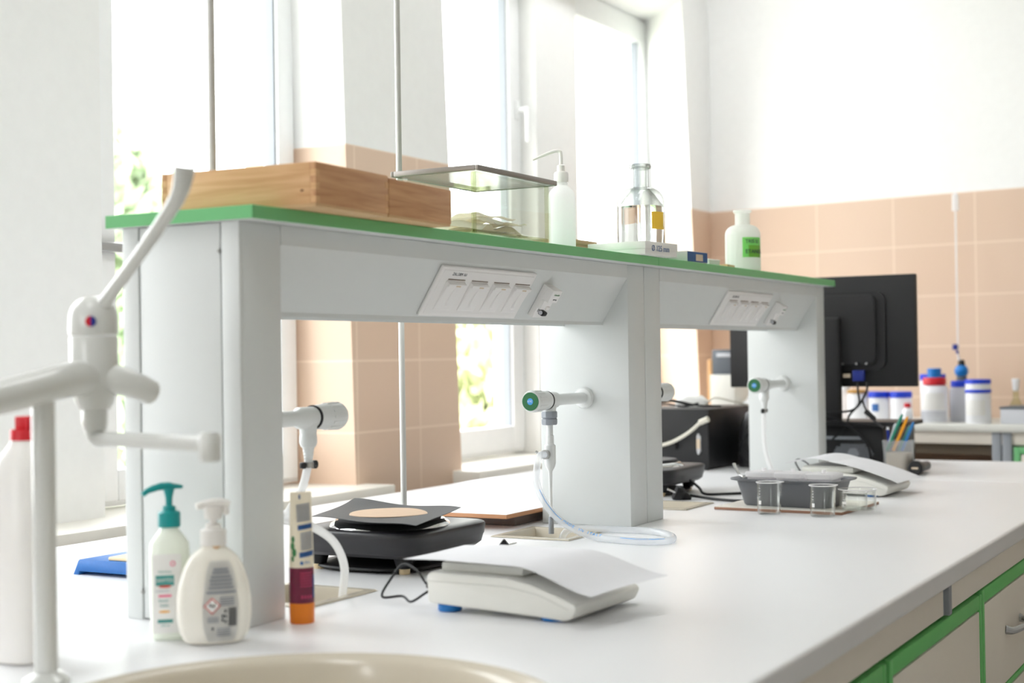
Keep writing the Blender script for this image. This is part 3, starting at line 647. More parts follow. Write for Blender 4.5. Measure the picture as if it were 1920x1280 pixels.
def on_hose(i, u):
    p0, p1, p2, p3 = [Vector(HP[min(max(k, 0), len(HP)-1)]) for k in (i-1, i, i+1, i+2)]
    p = 0.5*((2*p1) + (p2 - p0)*u + (2*p0 - 5*p1 + 4*p2 - p3)*u*u + (3*p1 - p0 - 3*p2 + p3)*u**3); d = 0.5*((p2 - p0) + 2*(2*p0 - 5*p1 + 4*p2 - p3)*u + 3*(3*p1 - p0 - 3*p2 + p3)*u*u)
    return p, d.normalized()
word = 'MADE IN ITALY'
for k, ch in enumerate(word):
    if ch == ' ': continue
    s_ = 5 + 0.15 + k*0.105; i = int(s_); p, d = on_hose(i, s_ - i)
    nrm = Vector((0.45, -0.62, 0.64)); nrm = (nrm - d*nrm.dot(d)).normalized(); upv = nrm.cross(d)
    mx = Matrix(((d.x, upv.x, nrm.x, p.x + nrm.x*0.0069), (d.y, upv.y, nrm.y, p.y + nrm.y*0.0069), (d.z, upv.z, nrm.z, p.z + nrm.z*0.0069), (0, 0, 0, 1)))
    mb.text(ch, 0.0085, mx, depth=0.0002)
mb.tube([on_hose(i, u)[0] + Vector((0.3, -0.5, 0.6)).normalized()*0.0066 for i, u in ((3, 0.6), (4, 0.2), (4, 0.7), (5, 0.05))], 0.0007, 6)
mb.tube([on_hose(i, u)[0] + Vector((0.3, -0.5, 0.6)).normalized()*0.0066 for i, u in ((7, 0.0), (7, 0.5), (8, 0.1), (8, 0.6))], 0.0007, 6)
mb.build('blue_print', 'tapblue', hz)
mb = MB(); mb.tube([(-0.103, 2.517 - 0.158, 0.198), (-0.104, 2.355, 0.15), (-0.100, 2.352, 0.09), (-0.085, 2.345, 0.045), (-0.06, 2.32, 0.012), (-0.02, 2.30, 0.007)], 0.0062, 12)
tag(mb.build('hose', 'milkyhose'), 'milky hose hanging from the tap nearest the monitor', 'hose')

# ------------------------------------------------------------------ support rods
for (x, y), lb in (((-0.268, 0.264), 'steel support rod rising behind the wooden boxes'), ((-0.29, 0.829), 'steel support rod rising behind the glass tank')):
    o = thing('support_rod', lb, 'steel rod', (x, y, 0), 0, 'steel support rods on the bench')
    mb = MB(); mb.lathe([(0, 0), (0.03, 0), (0.03, 0.006), (0.012, 0.012), (0.010, 0.03), (0, 0.03)], 28); mb.build('base', 'steel', o)
    mb = MB(); mb.cyl((0, 0, 0.012), (0, 0, 1.42), 0.0058, seg=18); mb.build('rod', 'rodsteel', o)

# ------------------------------------------------------------------ things on the shelf
def wooden_box(loc, rz, w, d, h, label, front='woodface', fingers=True):
    """near corner at local origin; w along -x, d along +y"""
    o = thing('wooden_box', label, 'box', loc, rz, 'wooden boxes on the green shelf'); t_ = 0.009
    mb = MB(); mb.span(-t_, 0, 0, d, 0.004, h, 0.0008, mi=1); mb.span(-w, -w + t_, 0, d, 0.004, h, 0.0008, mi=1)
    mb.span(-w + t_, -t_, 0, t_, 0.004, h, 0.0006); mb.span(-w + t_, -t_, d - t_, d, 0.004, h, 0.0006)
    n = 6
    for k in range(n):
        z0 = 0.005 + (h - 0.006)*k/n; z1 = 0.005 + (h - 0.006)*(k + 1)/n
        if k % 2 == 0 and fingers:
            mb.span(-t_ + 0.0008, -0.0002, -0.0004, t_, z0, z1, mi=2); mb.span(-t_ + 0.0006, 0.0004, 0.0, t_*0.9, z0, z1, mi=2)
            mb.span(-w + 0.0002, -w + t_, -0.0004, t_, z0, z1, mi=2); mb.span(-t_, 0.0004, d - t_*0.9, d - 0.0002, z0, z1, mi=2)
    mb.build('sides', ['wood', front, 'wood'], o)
    mb = MB(); mb.span(-w + 0.001, -0.001, 0.001, d - 0.001, 0, 0.0045, 0.0008); mb.build('bottom_board', 'woodbase', o)
    mb = MB(); mb.span(-w + t_, -t_, t_, d - t_, h - 0.012, h - 0.004); mb.build('inner_lid', 'wood', o)
    mb = MB()
    for x, z in ((-0.022, 0.022),): mb.loft([(0, 0.003, 0.0016, 2), (0.0004, 0.002, 0.001, 2)], 10, T(x, 0.0, z) @ rot(PI/2, 0, 0))
    mb.build('knot', 'woodend', o)
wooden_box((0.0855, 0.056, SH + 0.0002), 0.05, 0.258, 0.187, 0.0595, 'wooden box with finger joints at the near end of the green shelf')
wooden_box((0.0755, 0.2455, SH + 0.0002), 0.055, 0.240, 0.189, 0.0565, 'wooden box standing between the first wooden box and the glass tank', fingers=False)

def tank():
    o = thing('glass_tank', 'rectangular glass tank with a grey lid holding pale cloths', 'glass tank', (0.030, 0.568, SH + 0.0002), 0.0)
    w, d, h, t_ = 0.155, 0.272, 0.104, 0.0045
    mb = MB(); mb.span(-t_, 0, 0, d, 0, h, 0.0008); mb.span(-w, -w + t_, 0, d, 0, h, 0.0008); mb.span(-w + t_, -t_, 0, t_, 0, h, 0.0008); mb.span(-w + t_, -t_, d - t_, d, 0, h, 0.0008); mb.span(-w + t_, -t_, t_, d - t_, 0, t_, 0.0008); mb.build('tank_walls', 'tankglass', o)
    mb = MB()
    for x, y in ((-0.0055, 0.0055), (-0.0055, d - 0.0055), (-w + 0.0055, 0.0055), (-w + 0.0055, d - 0.0055)): mb.cyl((x, y, 0.002), (x, y, h - 0.001), 0.0042, seg=10)
    for a, b in (((-0.006, 0.006), (-0.006, d - 0.006)), ((-0.006, 0.006), (-w + 0.006, 0.006)), ((-w + 0.006, d - 0.006), (-0.006, d - 0.006))): mb.cyl((a[0], a[1], 0.006), (b[0], b[1], 0.006), 0.003, seg=8)
    mb.build('glass_edges', 'greenglass', o)
    mb = MB(); x0, x1, y0, y1, za, zb = -w - 0.008, 0.010, -0.006, d + 0.008, h + 0.0003, h + 0.0098
    for p, q, a, b in ((x1 - 0.006, x1, y0, y1), (x0, x0 + 0.006, y0, y1), (x0 + 0.006, x1 - 0.006, y0, y0 + 0.006), (x0 + 0.006, x1 - 0.006, y1 - 0.006, y1)): mb.span(p, q, a, b, za, zb, 0.002)
    l_ = mb.build('lid', 'lidedge', o)
    mb = MB(); mb.span(x0 + 0.006, x1 - 0.006, y0 + 0.006, y1 - 0.006, za + 0.001, zb - 0.002); mb.build('lid_pane', 'tanklid', l_)
tank()
mb = MB(); rnd = random.Random(11)
for k in range(9):
    cx, cy, z = -0.074 + rnd.uniform(-0.015, 0.015), 0.125 + (-0.05, 0.055, 0.0, 0.06, -0.045, 0.04, -0.02, 0.065, 0.03)[k], 0.006 + 0.0052*k
    a = rnd.uniform(-0.5, 0.5); sx, sy = rnd.uniform(0.05, 0.06), rnd.uniform(0.045, 0.062); ph = [rnd.uniform(0, 6) for _ in range(4)]
    def f(u, v, cx=cx, cy=cy, z=z, a=a, sx=sx, sy=sy, ph=ph):
        x, y = (u - 0.5)*2*sx, (v - 0.5)*2*sy; X = cx + x*math.cos(a) - y*math.sin(a); Y = cy + x*math.sin(a) + y*math.cos(a)
        X = min(max(X, -0.148), -0.0065); Y = min(max(Y, 0.008), 0.247)
        return (X, Y, max(0.0065, z + 0.0045*math.sin(u*5 + ph[0]) + 0.0045*math.sin(v*6 + ph[1]) + 0.0014*math.sin((u + v)*11 + ph[2]) - 0.006*abs(u - 0.5) - 0.016*abs(v - 0.5)))
    mb.sheet(f, 14, 14, 0.0004)
tag(mb.build('cotton_pads', 'cotton', None, (0.030, 0.568, SH + 0.0002)), 'heap of crumpled ivory cloth pads inside the glass tank', 'cloth', None, 'stuff')

o = thing('wash_bottle', 'hazy white wash bottle with bent spout behind the glass tank', 'wash bottle', (-0.075, 1.09, SH + 0.0002))
mb = MB(); mb.lathe([(0, 0), (0.024, 0), (0.027, 0.003), (0.0275, 0.08), (0.0275, 0.112), (0.024, 0.124), (0.016, 0.132), (0.012, 0.136), (0.012, 0.146), (0, 0.146)], 36); mb.build('body', 'hazeplastic', o)
mb = MB(); mb.lathe([(0, 0.142), (0.0145, 0.142), (0.0145, 0.160), (0.0125, 0.163), (0.0085, 0.164), (0.0078, 0.176), (0.005, 0.178), (0, 0.178)], 28); mb.build('screw_cap', 'whiteglaze', o)
mb = MB(); mb.tube([(0, 0, 0.17), (0, 0, 0.198), (-0.003, -0.002, 0.205), (-0.012, -0.007, 0.205), (-0.032, -0.020, 0.196), (-0.048, -0.030, 0.188)], [0.0038, 0.0038, 0.0038, 0.0036, 0.003, 0.0018], 10); mb.build('spout_tube', 'whiteglaze', o)

def reagent_bottle(loc, R, h, label, liquid, lab, nk=0.36):
    o = thing('reagent_bottle', label, 'bottle', loc, 0, 'reagent bottles on the green shelf')
    nr = R*nk; sh = h*0.60
    prof = [(0, 0.0), (R*0.9, 0), (R, 0.006), (R, sh)]
    for k in range(1, 9):
        a = k/8*PI/2; prof.append((nr*1.05 + (R - nr*1.05)*math.cos(a), sh + (h*0.76 - sh)*math.sin(a)))
    prof += [(nr, h*0.78), (nr, h*0.955), (nr*1.2, h*0.965), (nr*1.24, h*0.985), (nr*1.16, h), (nr*0.75, h), (nr*0.72, h*0.8)]
    if liquid:
        mb = MB(); mb.lathe(prof + [(nr*0.72, h*0.78), (R*0.6, sh + 0.018), (R*0.93, sh - 0.005), (R*0.95, sh - 0.01)], 48); mb.build('glass_body', 'reagentglass', o)
        mb = MB(); mb.lathe([(0, 0.003), (R*0.9, 0.004), (R*0.965, 0.009), (R*0.965, sh - 0.012), (R*0.95, sh - 0.008), (0, sh - 0.008)], 48); mb.build('liquid', 'bottleglass', o)
    else:
        mb = MB(); mb.lathe(prof + [(nr*0.72, h*0.78), (R*0.6, sh + 0.018), (R*0.93, sh - 0.005), (R*0.93, 0.01), (0, 0.008)], 48); mb.build('glass_body', 'frosted', o)
    if liquid:
        mb = MB(); mb.lathe([(nr*0.9, h*0.962), (nr*1.25, h*0.962), (nr*1.3, h*0.985), (nr*1.2, h*1.004), (nr*0.9, h*1.004)], 40, closed=True); mb.build('collar', 'reagentglass', o)
    lab(o, R)
    return o
CAMD = math.atan2(-1.52 - 1.4, 1.25 + 0.05)
def patch(mb, R, a0, a1, z0, z1, mi=0, th=0.0006, n=12):
    """curved label on a cylinder of radius R (angles in radians)"""
    for k in range(n):
        p, q = a0 + (a1 - a0)*k/n, a0 + (a1 - a0)*(k + 1)/n
        c = lambda a, r, z: (r*math.cos(a), r*math.sin(a), z)
        mb.hexa([c(p, R, z0), c(q, R, z0), c(q, R + th, z0), c(p, R + th, z0)], [c(p, R, z1), c(q, R, z1), c(q, R + th, z1), c(p, R + th, z1)], mi=mi)
def wrap_text(mb, body, size, R, a, z, mi, sx=1.0):
    mx = rot(0, 0, a) @ T(R, 0, z) @ Matrix(((0, 0, 1, 0), (1, 0, 0, 0), (0, 1, 0, 0), (0, 0, 0, 1)))
    mb.text(body, size, mx, mi=mi, depth=0.0003, wrap=R, sx=sx)
def lab_amber(o, R):
    mb = MB(); a = -0.28; patch(mb, R + 0.0003, a - 0.42, a + 0.30, 0.066, 0.104); mb.build('amber_label', 'yellow', o)
reagent_bottle((-0.048, 1.416, SH + 0.0002), 0.0525, 0.210, 'big clear reagent bottle of liquid with an amber label', True, lab_amber)
def lab_lime(o, R):
    mb = MB(); a = -0.62; patch(mb, R + 0.0003, a - 0.62, a + 0.62, 0.036, 0.086)
    patch(mb, R + 0.0008, a - 0.28, a + 0.62, 0.036, 0.066, mi=1, th=0.0003)
    wrap_text(mb, 'TRIS LI', 0.013, R + 0.0014, a - 0.05, 0.0755, 2); wrap_text(mb, 'ETANOL', 0.014, R + 0.0016, a + 0.12, 0.050, 2); mb.build('lime_label', ['limelabel', 'olivelabel', 'inkdark'], o)
reagent_bottle((-0.030, 2.008, SH + 0.0002), 0.0445, 0.157, 'smaller frosted reagent bottle with lime green handwritten label', False, lab_lime, 0.42)

o = thing('filter_paper_box', 'flat white filter paper box marked 125 mm in front of the amber labelled bottle', 'box', (0.050, 1.215, SH + 0.0002), -0.10)
mb = MB(); mb.span(-0.135, 0.0, -0.0, 0.135, 0, 0.026, 0.001); mb.build('tray', 'whitecard', o)
mb = MB(); mb.span(-0.1365, 0.0012, -0.0012, 0.1362, 0.012, 0.0275, 0.0008); l_ = mb.build('lid', 'whitecard', o)
mb = MB(); mx = Matrix(((0, 0, 1, 0.0014), (1, 0, 0, 0.062), (0, 1, 0, 0.0135), (0, 0, 0, 1))); mb.text('Ø 125 mm', 0.017, mx, depth=0.0002); mb.build('print', 'navy', o)
mb = MB(); mb.box((0, 0, 0.0118), (0.09, 0.10, 0.0236), 0.0008); 
mb.box((0.0452, 0.0, 0.0118), (0.0008, 0.0985, 0.0225), mi=1); mb.box((0.0457, 0.008, 0.0105), (0.0008, 0.034, 0.0145), mi=2)
tag(mb.build('slide_box', ['whitecard', 'navy', 'kraft'], None, (-0.012, 1.545, SH + 0.0002), -0.08), 'small card box with a blue printed end beside the filter paper box', 'box')
mb = MB(); mb.box((0, 0, 0.007), (0.03, 0.06, 0.014), 0.001); mb.box((0, 0, 0.012), (0.0315, 0.0615, 0.005), 0.001)
tag(mb.build('card_box', 'whitecard', None, (0.005, 1.68, SH + 0.0002), -0.05), 'tiny plain white box near the blue ended box on the shelf', 'box')
mb = MB(); mb.box((0, 0, 0.004), (0.05, 0.07, 0.008), 0.001)
tag(mb.build('card_pack', 'woodbase', None, (-0.01, 1.80, SH + 0.0002), 0.1), 'low tan card pack beside the lime labelled bottle', 'card pack')
mb = MB(); mb.box((0, 0, 0.019), (0.08, 0.14, 0.038), 0.002); mb.box((0, 0, 0.034), (0.083, 0.143, 0.010), 0.001)
tag(mb.build('cardboard_box', 'cardboard', None, (-0.15, 1.25, SH + 0.0002), 0.0), 'low tan cardboard box behind the filter paper box', 'box')

# ------------------------------------------------------------------ mixer tap at the sink
o = thing('mixer_tap', 'large white single lever mixer tap standing beside the round sink', 'tap', (0.004, -0.345, 0))
mb = MB(); mb.lathe([(0, 0), (0.026, 0), (0.026, 0.004), (0.018, 0.010), (0.0135, 0.013), (0, 0.013)], 32); mb.build('base_flange', 'enamel', o)
mb = MB(); mb.cyl((0, 0, 0.01), (0, 0, 0.318), 0.0128, seg=28); mb.build('post', 'enamel', o)
B = Vector((-0.006, 0.084, 0))       # axis of the mixer body from the post
mb = MB(); mb.lathe([(0, 0.30), (0.017, 0.30), (0.021, 0.306), (0.024, 0.318), (0.0265, 0.335), (0.0275, 0.35), (0.0275, 0.383), (0.0268, 0.385), (0, 0.385)], 40, T(B.x, B.y, 0))
mb.tube([(B.x, B.y, 0.338), (0, 0.03, 0.334), (0.004, -0.02, 0.326), (0.004, -0.085, 0.316), (0.003, -0.125, 0.313)], [0.021, 0.0205, 0.019, 0.018, 0.019], 24, smooth=6)
mb.tube([(B.x, B.y, 0.338), (B.x + 0.02, B.y + 0.012, 0.335), (B.x + 0.036, B.y + 0.032, 0.326), (B.x + 0.038, B.y + 0.052, 0.318)], [0.021, 0.018, 0.0155, 0.015], 20, smooth=6)
mb.build('mixer_body', 'enamel', o)
mb = MB(); mb.lathe([(0, 0), (0.022, 0), (0.0225, 0.003), (0.0225, 0.022), (0.02, 0.025), (0, 0.025)], 12, T(0.003, -0.123, 0.313) @ rot(PI/2, 0, 0)); mb.build('inlet_nut', 'enamel', o)
mb = MB(); prof = [(0.0272, 0.3865), (0.0285, 0.39), (0.028, 0.405)]
for k in range(1, 9): a = k/8*PI/2; prof.append((0.028*math.cos(a)**0.8 if k < 8 else 0.0, 0.405 + 0.027*math.sin(a)))
mb.lathe([(0, 0.3865)] + prof, 40, T(B.x, B.y, 0))
mb.tube([(B.x + 0.008, B.y, 0.412), (B.x + 0.026, B.y - 0.004, 0.428), (B.x + 0.078, B.y - 0.012, 0.470), (B.x + 0.142, B.y - 0.025, 0.522), (B.x + 0.162, B.y - 0.03, 0.543), (B.x + 0.170, B.y - 0.032, 0.567)], [0.012, 0.0078, 0.0070, 0.0085, 0.0105, 0.0135], 20, smooth=8, flat=[1, 1, 1, 0.9, 0.7, 0.6])
lv = mb.build('lever_cap', 'enamel', o)
mb = MB(); ax = Vector((0.62, -0.78, 0)).normalized(); p = B + ax*0.0275 + Vector((0, 0, 0.402))
mb.cyl(p, p + ax*0.0018, 0.0062, seg=20); 
for f in mb.bm.faces:
    c = f.calc_center_median() - p
    if c.x*ax.y*-1 + c.y*ax.x > 0.0001: f.material_index = 1
mb.build('hot_cold_dot', ['red', 'pennavy'], lv)
mb = MB(); mb.lathe([(0, 0.302), (0.0135, 0.302), (0.0145, 0.298), (0.0145, 0.283), (0.0135, 0.28), (0.0135, 0.276), (0, 0.276)], 28, T(B.x, B.y, 0))
mb.tube([(B.x, B.y, 0.282), (B.x, B.y, 0.272), (B.x + 0.008, B.y - 0.002, 0.266), (B.x + 0.03, B.y - 0.006, 0.266), (B.x + 0.13, B.y - 0.02, 0.265), (B.x + 0.193, B.y - 0.03, 0.265)], [0.0115, 0.0105, 0.0098, 0.0088, 0.0088, 0.0088], 20); mb.build('spout', 'enamel', o)
mb = MB(); mb.lathe([(0, 0.0), (0.0105, 0.0), (0.0118, 0.002), (0.0118, 0.026), (0.010, 0.031), (0, 0.032)], 24, T(B.x + 0.199, B.y - 0.031, 0.246)); mb.build('aerator', 'enamel', o)

# ------------------------------------------------------------------ bottles by the sink
o = thing('cleaner_bottle', 'tall white plastic bottle with red nozzle cap behind the mixer tap post', 'bottle', (-0.112, -0.268, 0))
mb = MB(); mb.loft([(0, 0.030, 0.028, 2.6), (0.003, 0.035, 0.033, 2.6), (0.12, 0.0355, 0.0335, 2.4), (0.222, 0.0350, 0.033, 2.3), (0.240, 0.030, 0.029, 2.1), (0.256, 0.018, 0.018, 2), (0.262, 0.0145, 0.0145, 2), (0.266, 0.0135, 0.0135, 2)], 40); mb.build('body', 'whiteglaze', o)
mb = MB(); mb.lathe([(0, 0.263), (0.0150, 0.263), (0.0150, 0.275), (0.0145, 0.276), (0, 0.276)], 24); mb.span(-0.006, 0.0145, -0.008, 0.008, 0.275, 0.292, 0.002); mb.build('nozzle_cap', 'red', o)

CA = math.atan2(-1.52 + 0.1, 1.25 - 0.0)          # direction from the bottles to the camera
def pump(o, z, m, head, collar_r, stem):
    mb = MB(); mb.lathe([(0, z), (collar_r, z), (collar_r, z + 0.018), (collar_r*0.9, z + 0.0195), (collar_r*0.62, z + 0.021), (collar_r*0.58, z + 0.026), (0.0065, z + 0.027), (0, z + 0.027)], 28)
    c = mb.build('pump_collar', m, o)
    mb = MB(); mb.lathe([(0, z + 0.026), (0.0042, z + 0.026), (0.0045, z + stem - 0.012), (0.0075, z + stem), (0, z + stem)], 18); head(mb, z + stem); mb.build('pump_head', m, o)
def teal_head(mb, z):
    d = Vector((-0.86, -0.42, 0)).normalized()
    mb.tube([Vector((0.016, 0.008, z + 0.001)), Vector((0, 0, z + 0.003)), d*0.012 + Vector((0, 0, z + 0.003)), d*0.028 + Vector((0, 0, z - 0.001)), d*0.036 + Vector((0, 0, z - 0.006))], [0.004, 0.0075, 0.006, 0.0042, 0.0032], 14, flat=[0.6, 0.7, 0.8, 0.9, 1])
o = thing('soap_dispenser', 'slim pale soap bottle with a teal pump beside the shelf upright', 'soap dispenser', (-0.047, -0.088, 0), CA + PI/2)
mb = MB(); mb.loft([(0, 0.0215, 0.014, 3), (0.004, 0.0245, 0.0175, 3), (0.05, 0.0255, 0.0185, 3.2), (0.105, 0.0255, 0.0185, 3), (0.122, 0.0245, 0.0175, 2.6), (0.132, 0.018, 0.0145, 2.2), (0.139, 0.0125, 0.0125, 2), (0.144, 0.0115, 0.0115, 2)], 40); bd = mb.build('body', 'greenish', o)
pump(o, 0.143, 'teal', teal_head, 0.0142, 0.049)
mb = MB()
def lb(x, z, w_, h_, mi): mb.box((x, -0.0190, z), (w_, 0.0006, h_), mi=mi)
R90 = Matrix(((1, 0, 0, 0), (0, 0, -1, 0), (0, 1, 0, 0), (0, 0, 0, 1)))
mb.box((-0.003, -0.0186, 0.06), (0.036, 0.0006, 0.1), 0.0002, mi=0)
lb(-0.006, 0.077, 0.023, 0.013, 1); mb.text('SANYTOL', 0.0062, T(-0.006, -0.0195, 0.077) @ R90, mi=0, depth=0.0001, sx=0.8)
mb.loft([(0, 0.008, 0.0018, 2), (0.0004, 0.008, 0.0018, 2)], 16, T(-0.006, -0.0189, 0.0695) @ R90, mi=4)
mb.text('DERMO', 0.0052, T(-0.009, -0.0193, 0.0635) @ R90, mi=5, depth=0.0001); lb(-0.006, 0.0575, 0.016, 0.0028, 2)
mb.text('Savon', 0.0052, T(-0.008, -0.0193, 0.0515) @ R90, mi=1, depth=0.0001); mb.text('mains', 0.0048, T(-0.007, -0.0193, 0.0455) @ R90, mi=1, depth=0.0001)
mb.loft([(0, 0.007, 0.0016, 2), (0.0004, 0.007, 0.0016, 2)], 16, T(-0.007, -0.0189, 0.0375) @ R90, mi=3); lb(-0.006, 0.0255, 0.019, 0.0042, 1); mb.text('250 ml', 0.004, T(-0.006, -0.0193, 0.020) @ R90, mi=1, depth=0.0001)
mb.lathe([(0.0022, 0), (0.0034, 0), (0.0034, 0.0004), (0.0022, 0.0004)], 16, T(0.004, -0.0188, 0.098) @ R90, mi=2, closed=True)
mb.text('Désinfecte', 0.0038, T(-0.006, -0.0193, 0.088) @ R90, mi=1, depth=0.0001)
mb.build('label_print', ['label', 'inkteal', 'inkpink', 'inkorange', 'inkred', 'inkgrey'], o)

def white_head(mb, z):
    mb.tube([(-0.021, -0.002, z + 0.002), (-0.008, 0, z + 0.004), (0, 0, z + 0.005), (0.012, 0.0, z + 0.005), (0.021, -0.001, z + 0.002)], [0.0055, 0.0078, 0.0088, 0.0082, 0.006], 16, flat=[0.75]*5)
    mb.lathe([(0, z - 0.014), (0.011, z - 0.014), (0.0115, z - 0.006), (0.013, z + 0.002), (0, z + 0.004)], 24); mb.span(0.012, 0.020, -0.005, 0.005, z - 0.010, z + 0.003, 0.002)
o = thing('soap_dispenser', 'wide cream soap bottle with a white pump and hazard diamond label', 'soap dispenser', (0.023, -0.085, 0), CA + PI/2 + 0.06)
secs = [(0.0, 0.030, 0.016, 2.3), (0.003, 0.037, 0.021, 2.3), (0.015, 0.0435, 0.0245, 2.3), (0.035, 0.0465, 0.026, 2.2), (0.055, 0.0465, 0.026, 2.2), (0.075, 0.0435, 0.0245, 2.2), (0.095, 0.037, 0.022, 2.2), (0.108, 0.030, 0.0195, 2.1), (0.116, 0.0215, 0.0165, 2), (0.121, 0.0145, 0.014, 2), (0.124, 0.0125, 0.0125, 2)]
mb = MB(); mb.loft(secs, 48); mb.build('body', 'cream', o)
def fyc(x, z):        # front surface of the wide bottle
    for a, b in zip(secs, secs[1:]):
        if a[0] <= z <= b[0]:
            u = (z - a[0])/(b[0] - a[0]); A = a[1] + (b[1] - a[1])*u; D_ = a[2] + (b[2] - a[2])*u
            return -D_*max(0.0, 1 - abs(x/A)**2.2)**(1/2.2)
    return 0
pump(o, 0.123, 'whiteglaze', white_head, 0.0165, 0.047)
mb = MB(); mb.lathe([(0, 0.118), (0.006, 0.118), (0.006, 0.1235), (0, 0.1235)], 14, T(0.002, -0.009, 0)); mb.build('dip_tube', 'woodbase', o)
mb = MB()
def lab_outline(z):
    return 0.0225*(1 - ((z - 0.055)/0.058)**4)**0.5*(1.0 - 0.25*max(0, (z - 0.05)/0.055)) if abs(z - 0.055) < 0.0575 else 0
def fl(u, v):
    z = 0.0 + 0.005 + 0.1*v; hw = max(0.002, lab_outline(z + 0.0)); x = 0.006 + (u - 0.5)*2*hw
    return (x, fyc(x, z) - 0.0007, z)
mb.sheet(fl, 14, 30, 0.0)
def strip(x0, x1, z0, z1, mi, off=0.0012, n=8):
    def g(u, v): x = x0 + (x1 - x0)*u; z = z0 + (z1 - z0)*v; return (x, fyc(x, z) - off, z)
    mb.sheet(g, n, 2, 0.0, mi=mi)
for k, (w_, z) in enumerate(((0.018, 0.0945), (0.021, 0.0905), (0.025, 0.0855), (0.028, 0.081), (0.028, 0.0765), (0.031, 0.072), (0.036, 0.0665))): strip(0.007 - w_/2, 0.007 + w_/2, z - 0.0015, z + 0.0015, 1)
for k in range(4): strip(0.005, 0.023, 0.0585 - 0.0028*k, 0.0600 - 0.0028*k, 1)
for k in range(7): strip(0.0155 + k*0.0015, 0.0155 + k*0.0015 + (0.0011 if k % 2 else 0.0007), 0.024, 0.047, 2, n=1)
def dia(cx, cz, r_, mi, off):
    t = bmesh.new(); t.faces.new([t.verts.new((cx + a*r_, fyc(cx + a*r_, cz + b*r_) - off, cz + b*r_)) for a, b in ((-1, 0), (0, -1), (1, 0), (0, 1))]); mb.add(t, None, mi)
dia(-0.0045, 0.0500, 0.0105, 3, 0.0016); dia(-0.0045, 0.0500, 0.0086, 0, 0.0020)
for a, b, c, d in ((-0.0085, -0.0045, 0.0495, 0.0515), (-0.0035, -0.001, 0.0485, 0.0515), (-0.0065, -0.0035, 0.0465, 0.0475), (-0.0075, -0.0055, 0.0525, 0.0535), (-0.0025, -0.0005, 0.0525, 0.0535)): strip(a, b, c, d, 2, 0.0024, 1)
for x, z in ((0.0085, 0.037), (0.0118, 0.043), (0.0118, 0.0365), (0.0118, 0.030), (0.0082, 0.032), (-0.004, 0.0215)): strip(x - 0.0012, x + 0.0012, z - 0.0018, z + 0.0018, 2, n=1)
for k in range(3): strip(-0.0105, 0.0035, 0.0345 - 0.0025*k, 0.0357 - 0.0025*k, 1)
for k in range(4): strip(0.001, 0.018, 0.0205 - 0.0028*k, 0.0218 - 0.0028*k, 1)
mb.build('back_label', ['label', 'inkgrey', 'inkdark', 'inkred'], o)

o = thing('cream_tube', 'cream and maroon squeeze tube standing on its orange cap', 'tube', (0.0390, 0.0750, 0), CA + PI/2 + 0.12)
mb = MB(); mb.lathe([(0, 0), (0.0160, 0), (0.0165, 0.001), (0.0170, 0.0265), (0.0165, 0.0275), (0, 0.0275)], 32); mb.build('cap', 'orange', o)
mb = MB(); secs2 = [(0.0275, 0.0168, 0.0168, 2), (0.05, 0.0168, 0.0165, 2), (0.075, 0.0166, 0.0150, 2), (0.105, 0.0162, 0.0115, 2), (0.14, 0.0152, 0.0065, 2), (0.160, 0.0147, 0.0022, 2), (0.166, 0.0146, 0.0010, 2.5), (0.176, 0.0146, 0.0009, 3)]
mb.loft(secs2, 40)
for f in mb.bm.faces:
    if f.calc_center_median().z < 0.075: f.material_index = 1
bd = mb.build('body', ['tubecream', 'maroon'], o)
def fy2(x, z):
    for a, b in zip(secs2, secs2[1:]):
        if a[0] <= z <= b[0]:
            u = (z - a[0])/(b[0] - a[0]); A = a[1] + (b[1] - a[1])*u; D_ = a[2] + (b[2] - a[2])*u
            return -D_*max(0.0, 1 - abs(x/A)**2)**0.5
    return -0.001
mb = MB()
def strip2(x0, x1, z0, z1, mi, off=0.0006, n=6):
    def g(u, v): x = x0 + (x1 - x0)*u; z = z0 + (z1 - z0)*v + 0.12*(x - x0)*(0 if z0 < 0.08 else 1); return (x, fy2(x, z) - off, z)
    mb.sheet(g, n, 3, 0.0, mi=mi)
for k in range(7): strip2(-0.007, 0.0115, 0.136 + 0.0034*k, 0.1384 + 0.0034*k, 1)
strip2(-0.006, 0.0135, 0.125, 0.1315, 0)
for k in range(7): strip2(-0.003, 0.0135, 0.0985 + 0.0034*k, 0.1008 + 0.0034*k, 1)
strip2(-0.005, 0.0145, 0.0885, 0.0955, 0)
for k in range(6): strip2(-0.005, 0.012, 0.050 + 0.0035*k, 0.0512 + 0.0035*k, 4)
mb.loft([(0, 0.0024, 0.0024, 2), (0.0004, 0.0024, 0.0024, 2)], 16, T(-0.0025, fy2(-0.0025, 0.0815) - 0.0006, 0.0815) @ R90, mi=0)
mb.text('dm', 0.006, T(0.005, fy2(0.005, 0.082) - 0.0012, 0.0825) @ R90, mi=0, depth=0.0001)
for x, z, r_ in ((-0.0125, 0.113, 0.0035), (-0.0132, 0.104, 0.004), (-0.0115, 0.0955, 0.0045), (-0.0135, 0.087, 0.003)): mb.loft([(0, r_*0.7, r_*1.3, 2), (0.0005, r_*0.6, r_*1.2, 2)], 14, T(x, fy2(x, z) - 0.0006, z) @ rot(PI/2, 0, -0.6), mi=2)
strip2(0.0125, 0.0155, 0.034, 0.065, 3); strip2(-0.003, -0.001, 0.166, 0.172, 0, n=1)
for k in range(4): strip2(-0.004 + 0.004*k, -0.0015 + 0.004*k, 0.034, 0.0385, 4, n=1)
mb.build('tube_print', ['inkblue', 'inkgrey', 'inkgreen', 'inkblue', 'inkpink'], o)

